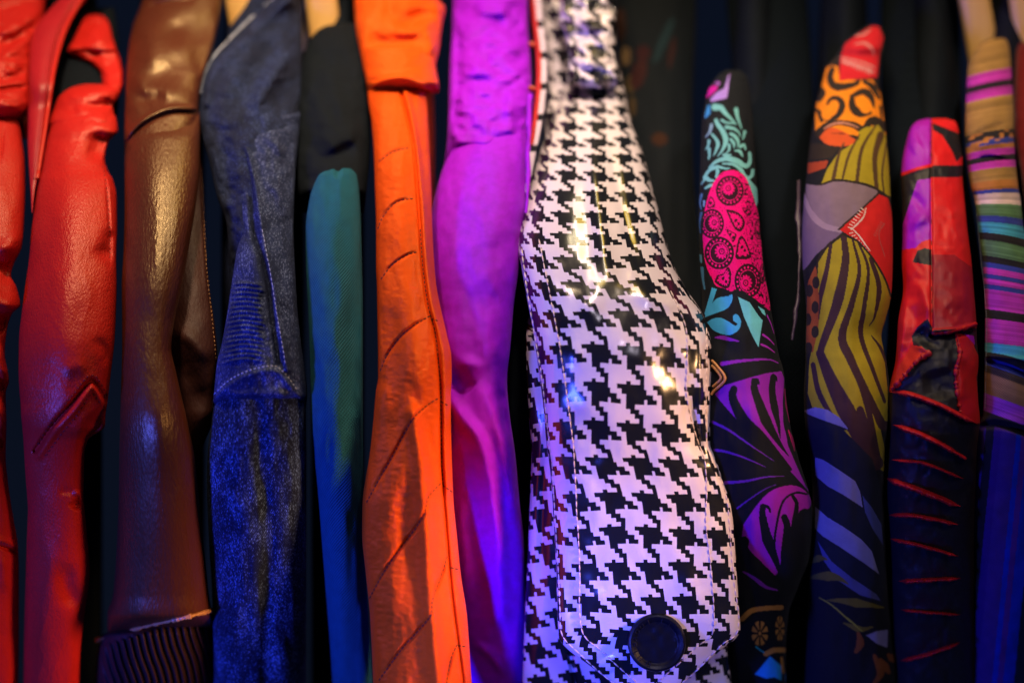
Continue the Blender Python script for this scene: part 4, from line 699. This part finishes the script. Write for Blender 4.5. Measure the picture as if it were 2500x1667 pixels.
    # blue grey stripes
    p.poly([(1962, 1000), (1985, 994), (2010, 1000), (2040, 1014), (2075, 1048), (2060, 1050), (2130, 1120), (2152, 1200), (2162, 1400), (2155, 1478), (2120, 1462), (2070, 1435), (2035, 1400), (2005, 1350), (1992, 1300), (1988, 1120), (1975, 1040)], (.014, .016, .028))
    LV = (.20, .18, .36)
    p.poly([(1962, 1002), (1990, 994), (2020, 1000), (2050, 1020), (2072, 1048), (2040, 1036), (2000, 1022), (1970, 1010)], LV)
    p.poly([(1990, 1116), (2010, 1122), (2050, 1148), (2088, 1174), (2100, 1200), (2106, 1238), (2060, 1208), (2020, 1186), (1990, 1160)], LV); p.poly([(2106, 1210), (2130, 1240), (2152, 1280), (2156, 1330), (2130, 1290), (2112, 1250)], (.06, .07, .24))
    p.poly([(1990, 1236), (2020, 1262), (2060, 1286), (2100, 1314), (2128, 1344), (2146, 1400), (2110, 1374), (2050, 1334), (2008, 1308), (1990, 1290)], LV); p.poly([(1996, 1320), (2030, 1370), (2080, 1410), (2140, 1450), (2150, 1466), (2100, 1452), (2045, 1415), (2012, 1370)], (.07, .07, .22))
    # olive stripes at the foot and the last corner
    for pts, m in (([(1975, 1375), (2000, 1362), (2020, 1366)], 18), ([(1970, 1412), (2000, 1406), (2040, 1408), (2070, 1424)], 24), ([(2020, 1464), (2060, 1466), (2110, 1474), (2158, 1482)], 22), ([(2060, 1520), (2100, 1535), (2130, 1530)], 16)): S(pts, 3, 3, (.13, .10, .02), m)
    S([(2000, 1458), (2030, 1476), (2070, 1510), (2105, 1540)], 2, 3, (.30, .26, .03), 4); p.poly([(2115, 1550), (2140, 1540), (2168, 1536), (2166, 1580), (2140, 1570)], LV)
    for q in ([(2096, 1546), (2100, 1570), (2090, 1590)], [(2170, 1598), (2184, 1612)], [(2135, 1600), (2150, 1640), (2135, 1667)], [(2150, 1610), (2170, 1640)]): S(q, 9, 9, (.20, .06, .02), 20)
    return p.c
j = thing('animal_print_shirt', 'patchwork print shirt with leopard spots, yellow zebra stripes and red bandana patch', 'shirt', at(2060, 1900, 1.1), G_J)
body(j, 1990, 2130, M_black, off=.19)
Shell('sleeve', j, M_print, [(62, 2120, 2140, .01, .004), (70, 2108, 2152, .005, .012), (90, 2078, 2158, 0, .018), (115, 2056, 2157, 0, .026), (140, 2040, 2152), (165, 2018, 2149), (200, 2008, 2147), (250, 1994, 2154), (330, 1980, 2163), (420, 1970, 2171), (500, 1962, 2176), (580, 1958, 2180), (660, 1960, 2179), (720, 1966, 2176), (780, 1968, 2162), (820, 1966, 2152), (880, 1966, 2164), (960, 1962, 2172), (1040, 1966, 2168), (1110, 1978, 2160), (1200, 1984, 2158), (1320, 1980, 2162), (1450, 1974, 2168), (1560, 1970, 2180), (1667, 1965, 2196), (1830, 1960, 2205)],
      folds=[([(1985, 600), (1992, 760), (1980, 880)], 10, -.004), ([(2130, 760), (2110, 830), (2120, 900)], 22, -.006), ([(2040, 640), (2050, 760), (2030, 860)], 24, .005), ([(2150, 800), (2158, 816), (2160, 830)], 9, -.004)], paint=animal, noise=[(44, 110, .002, 27)], step=1.6, off=.002)
Shell('lining_edge', j, plain('violet_lining', (.05, .03, .07), .4, .4), [(440, 1946, 1954, .01, .003), (520, 1942, 1956), (620, 1948, 1958), (700, 1946, 1953), (760, 1938, 1950), (830, 1930, 1938, 0, .002)], xedge=2, off=.006, step=2)

# ================================================================== 12 satin patchwork shirt
PU = (.38, .006, .46); RR = (.72, .010, .014); DR = (.36, .010, .022)
def satin(x, y):
    p = Pt(x, y, (.012, .011, .014)); S = p.stroke
    p.poly([(2190, 280), (2272, 280), (2272, 408), (2240, 416), (2195, 430)], PU); p.poly([(2272, 436), (2274, 590), (2250, 600), (2232, 640), (2195, 640), (2200, 560), (2240, 440)], PU)
    p.poly([(2274, 284), (2360, 280), (2360, 405), (2274, 405)], RR); p.poly([(2276, 300), (2340, 326), (2360, 330), (2360, 370), (2335, 396), (2325, 370), (2300, 330), (2278, 318)], BLK)
    p.poly([(2272, 434), (2350, 432), (2370, 560), (2376, 655), (2330, 622), (2275, 622)], RR); p.poly([(2275, 622), (2330, 622), (2376, 655), (2386, 800), (2276, 806)], DR); S([(2195, 428), (2235, 414), (2272, 404)], 8, 8, RR); S([(2276, 604), (2330, 604)], 10, 6, (.8, .02, .02))
    p.poly([(2200, 610), (2235, 605), (2250, 590), (2273, 583), (2275, 760), (2278, 812), (2266, 780), (2248, 800), (2225, 850), (2210, 920), (2180, 950), (2160, 960), (2165, 880), (2180, 760), (2190, 680)], RR)
    p.poly([(2228, 640), (2240, 612), (2258, 606), (2274, 610), (2273, 648), (2250, 644)], BLK); p.poly([(2264, 778), (2276, 800), (2270, 850), (2230, 846), (2226, 820), (2242, 796)], BLK)
    p.poly([(2226, 842), (2250, 846), (2266, 858), (2262, 875), (2235, 885), (2215, 910), (2195, 935), (2175, 955), (2170, 940), (2190, 900), (2210, 870)], (.66, .03, .012))
    p.poly([(2330, 812), (2352, 816), (2372, 822), (2380, 850), (2395, 880), (2384, 920), (2390, 1000), (2400, 1035), (2372, 1030), (2344, 1008), (2336, 950), (2332, 915), (2342, 870)], (.66, .012, .014)); p.poly([(2355, 815), (2378, 820), (2380, 842)], PU)
    return p.c
j = thing('satin_shirt', 'magenta and red satin patchwork shirt with black panels and red ruffled seams below', 'shirt', at(2280, 1900, 1.1), G_J)
body(j, 2220, 2340, M_black, off=.17)
R12 = [(290, 2262, 2310, .012, .005), (296, 2240, 2330, .004, .014), (310, 2225, 2338), (340, 2214, 2343), (400, 2202, 2350), (430, 2200, 2350), (500, 2204, 2356), (560, 2204, 2362), (640, 2202, 2372), (700, 2205, 2377), (790, 2192, 2384), (830, 2190, 2385), (880, 2186, 2389), (930, 2175, 2387), (970, 2168, 2388), (1030, 2170, 2393), (1110, 2168, 2390), (1200, 2163, 2385), (1300, 2170, 2382), (1400, 2175, 2382), (1667, 2180, 2385), (1830, 2180, 2385)]
s12 = Shell('sleeve', j, M_satinp, R12, folds=[([(2273, 290), (2274, 500), (2275, 800)], 3, -.004, 's'), ([(2205, 420), (2240, 412), (2272, 404)], 6, .004), ([(2210, 470), (2240, 490), (2265, 530)], 10, -.005), ([(2215, 560), (2245, 540), (2270, 500)], 9, .005), ([(2215, 360), (2250, 340)], 14, .005), ([(2230, 680), (2260, 720), (2268, 780)], 10, .007), ([(2215, 740), (2235, 800), (2200, 900)], 12, -.008), ([(2205, 700), (2200, 800), (2180, 900)], 10, .006),
             ([(2225, 842), (2250, 848), (2266, 862), (2240, 884), (2200, 930), (2172, 958)], 6, .006), ([(2276, 808), (2330, 804), (2385, 790)], 4, .006, 's'), ([(2276, 820), (2330, 816), (2385, 802)], 6, -.010, 's'), ([(2310, 460), (2330, 540), (2360, 640)], 9, .004), ([(2345, 830), (2348, 900), (2350, 990)], 9, .006), ([(2280, 900), (2300, 980)], 30, -.010), ([(2240, 800), (2262, 830), (2262, 850)], 14, -.012)], paint=satin, noise=[(26, 34, .0018, 28)], step=1.8, off=.0)
cord(s12, [(2276, 812), (2310, 810), (2350, 802), (2384, 790)], .0016, M_rsatin, name='hem_piping', lift=.0004, wob=.4)
def ruffle(pts, wd, hgt=.012):
    q = resample(pts, 2.0); n = len(q); u = np.linspace(0, 1, n); tp = np.clip(np.minimum(u, 1-u)*8, .1, 1); geos = []
    dep = np.array([s12.depth(a, b) for a, b in q]); nr = 9; rows_ = []
    for k in range(nr):
        v = k/(nr-1)          # top edge tucked in seam, lower edge lifted and rippled
        off_ = 1.25*wd*tp*(v-.35) + tp*1.6*vnoise(q[:, 0]/5.5, q[:, 0]*0+v*2, 5)*v
        rows_.append(W(q[:, 0], q[:, 1]+off_, dep - .0010 - .0065*tp*math.sin(v*math.pi*.8) - .0009*vnoise(q[:, 0]/4., q[:, 0]*0+v, 9)))
    for k in range(nr-1, -1, -1):
        v = k/(nr-1); rows_.append(rows_[k] + np.array([0, .0012, 0]))
    g = np.array(rows_); return g.reshape(-1, 3), grid_faces(len(rows_), n, False)
for pts, wd in (([(2172, 956), (2220, 960), (2290, 985), (2350, 1015), (2388, 1035)], 11), ([(2182, 1037), (2220, 1048), (2270, 1068), (2345, 1108)], 12), ([(2178, 1122), (2250, 1128), (2300, 1146), (2352, 1168)], 7), ([(2160, 1166), (2210, 1182), (2270, 1204), (2346, 1236)], 13), ([(2170, 1257), (2220, 1256), (2280, 1266), (2340, 1280)], 9), ([(2172, 1314), (2230, 1326), (2290, 1342), (2342, 1358)], 8), ([(2195, 1418), (2270, 1414), (2345, 1411)], 9), ([(2200, 1488), (2270, 1494), (2345, 1500)], 6), ([(2200, 1612), (2270, 1594), (2345, 1568)], 9), ([(2325, 1098), (2362, 1120)], 8)):
    join_obj('ruffle', [ruffle(pts, wd)], M_rsatin, s12.o)
q_ = [(2336, 820), (2344, 860), (2334, 910), (2336, 950), (2345, 1005)]; cord(s12, q_, .0012, M_rsatin, name='ruffle', lift=.001, wob=.9)
cord(s12, [(2268, 862), (2240, 880), (2205, 920), (2178, 952)], .0015, M_rsatin, name='ruffle', lift=.003, wob=.9)

# ================================================================== 13 striped handwoven shirt
TN = (.36, .20, .06); MA = (.50, .035, .42); NV = (.03, .045, .28); CY2 = (.05, .32, .48); GR = (.10, .22, .10); PK = (.70, .52, .50); VL = (.22, .03, .42); DK = (.016, .014, .018); OB = (.42, .16, .04)
ST = [(90, TN), (172, MA), (199, DK), (214, MA), (236, TN), (318, DK), (338, NV), (352, OB), (363, MA), (379, DK), (393, MA), (410, TN), (440, OB), (462, NV), (471, PK), (497, GR), (527, NV), (543, CY2), (570, DK), (588, GR), (627, DK), (643, NV), (656, MA), (671, NV), (682, MA), (696, NV), (708, MA), (757, DK), (779, MA), (838, CY2), (862, DK), (878, NV), (897, (.05, .035, .03)), (915, (.24, .13, .06)), (968, VL), (1012, DK), (1040, (.05, .012, .16))]
def stripes(x, y):
    yc = y - (x-2430)*np.interp(y, [100, 450, 600, 850, 900, 1040], [-.22, -.10, .16, .10, .35, .35])
    yc = yc - .0009*(x-2425)**2*np.interp(y, [100, 500, 800], [-1, -1.2, -.2])*-1
    edges = np.array([s_[0] for s_ in ST]); cols = np.array([s_[1] for s_ in ST]); k = np.clip(np.searchsorted(edges, yc, 'right')-1, 0, len(ST)-1); c = cols[k].copy()
    # thread variation inside bands
    c *= (1 + .35*vnoise(yc/3.2, x*0+1, 3)*(yc < 1010))[:, None]
    m = (yc > 320) & (yc < 362); c[m & (vnoise(x/12., yc/7., 4) > .35)] = OB; m = (yc > 1040); c[m] = (.045, .012, .15)
    xs_ = x + (y-1100)*.10
    c[m & (np.abs(xs_-2412) < 10)] = DK; c[m & (xs_ > 2440)] = (.055, .02, .17); c[m & (xs_ > 2478)] = (.005, .03, .35); c[m & (np.abs(xs_-2498) < 7)] = (.09, .02, .20); c[m & (xs_ > 2532)] = (.01, .02, .03)
    return np.clip(c, 0, 1)
j = thing('striped_shirt', 'handwoven shirt striped in tan, magenta, green and blue, second garment from the right edge', 'shirt', at(2440, 1900, 1.1), G_J)
body(j, 2400, 2540, M_navy, off=.17)
s13 = Shell('sleeve', j, M_stripe, [(94, 2425, 2450, .012, .006), (100, 2405, 2458, .006, .012), (120, 2385, 2464), (160, 2364, 2468), (250, 2358, 2474), (330, 2356, 2476), (400, 2362, 2480), (455, 2370, 2486), (490, 2380, 2492), (560, 2388, 2500), (650, 2400, 2520), (800, 2405, 2540), (900, 2403, 2560), (1000, 2400, 2570), (1045, 2388, 2575), (1100, 2380, 2575), (1300, 2376, 2570), (1500, 2372, 2560), (1667, 2370, 2550), (1830, 2368, 2540)],
      folds=[([(2362, 345), (2400, 322), (2470, 300)], 7, -.006), ([(2370, 365), (2420, 350), (2465, 352)], 7, .006), ([(2375, 392), (2420, 384), (2470, 396)], 5, -.004), ([(2400, 880), (2450, 890), (2520, 925)], 6, -.008, 's'), ([(2400, 868), (2450, 872), (2520, 880)], 6, .004, 's'), ([(2385, 1040), (2440, 1036), (2520, 1060)], 7, -.008, 's')], paint=stripes, noise=[(40, 50, .0018, 30)], step=1.7, off=.0)
stitches(s13, [(2384, 520), (2396, 640), (2408, 760), (2408, 870), (2405, 1000)], M_thread_b, dash=4, gap=3, r=.0003)

# ================================================================== 14 far right
j = thing('velvet_jacket', 'dark red velvet jacket cut off by the upper right edge', 'jacket', at(2540, 1900, 1.2), G_J)
Shell('sleeve', j, M_dred, [(105, 2490, 2560, .01, .01), (125, 2482, 2600), (200, 2476, 2620), (300, 2474, 2620), (380, 2484, 2620), (500, 2500, 2640), (1000, 2560, 2680), (1830, 2560, 2680)], noise=[(30, 50, .003, 6)], off=.03)
body(j, 2540, 2660, M_navy, off=.2)
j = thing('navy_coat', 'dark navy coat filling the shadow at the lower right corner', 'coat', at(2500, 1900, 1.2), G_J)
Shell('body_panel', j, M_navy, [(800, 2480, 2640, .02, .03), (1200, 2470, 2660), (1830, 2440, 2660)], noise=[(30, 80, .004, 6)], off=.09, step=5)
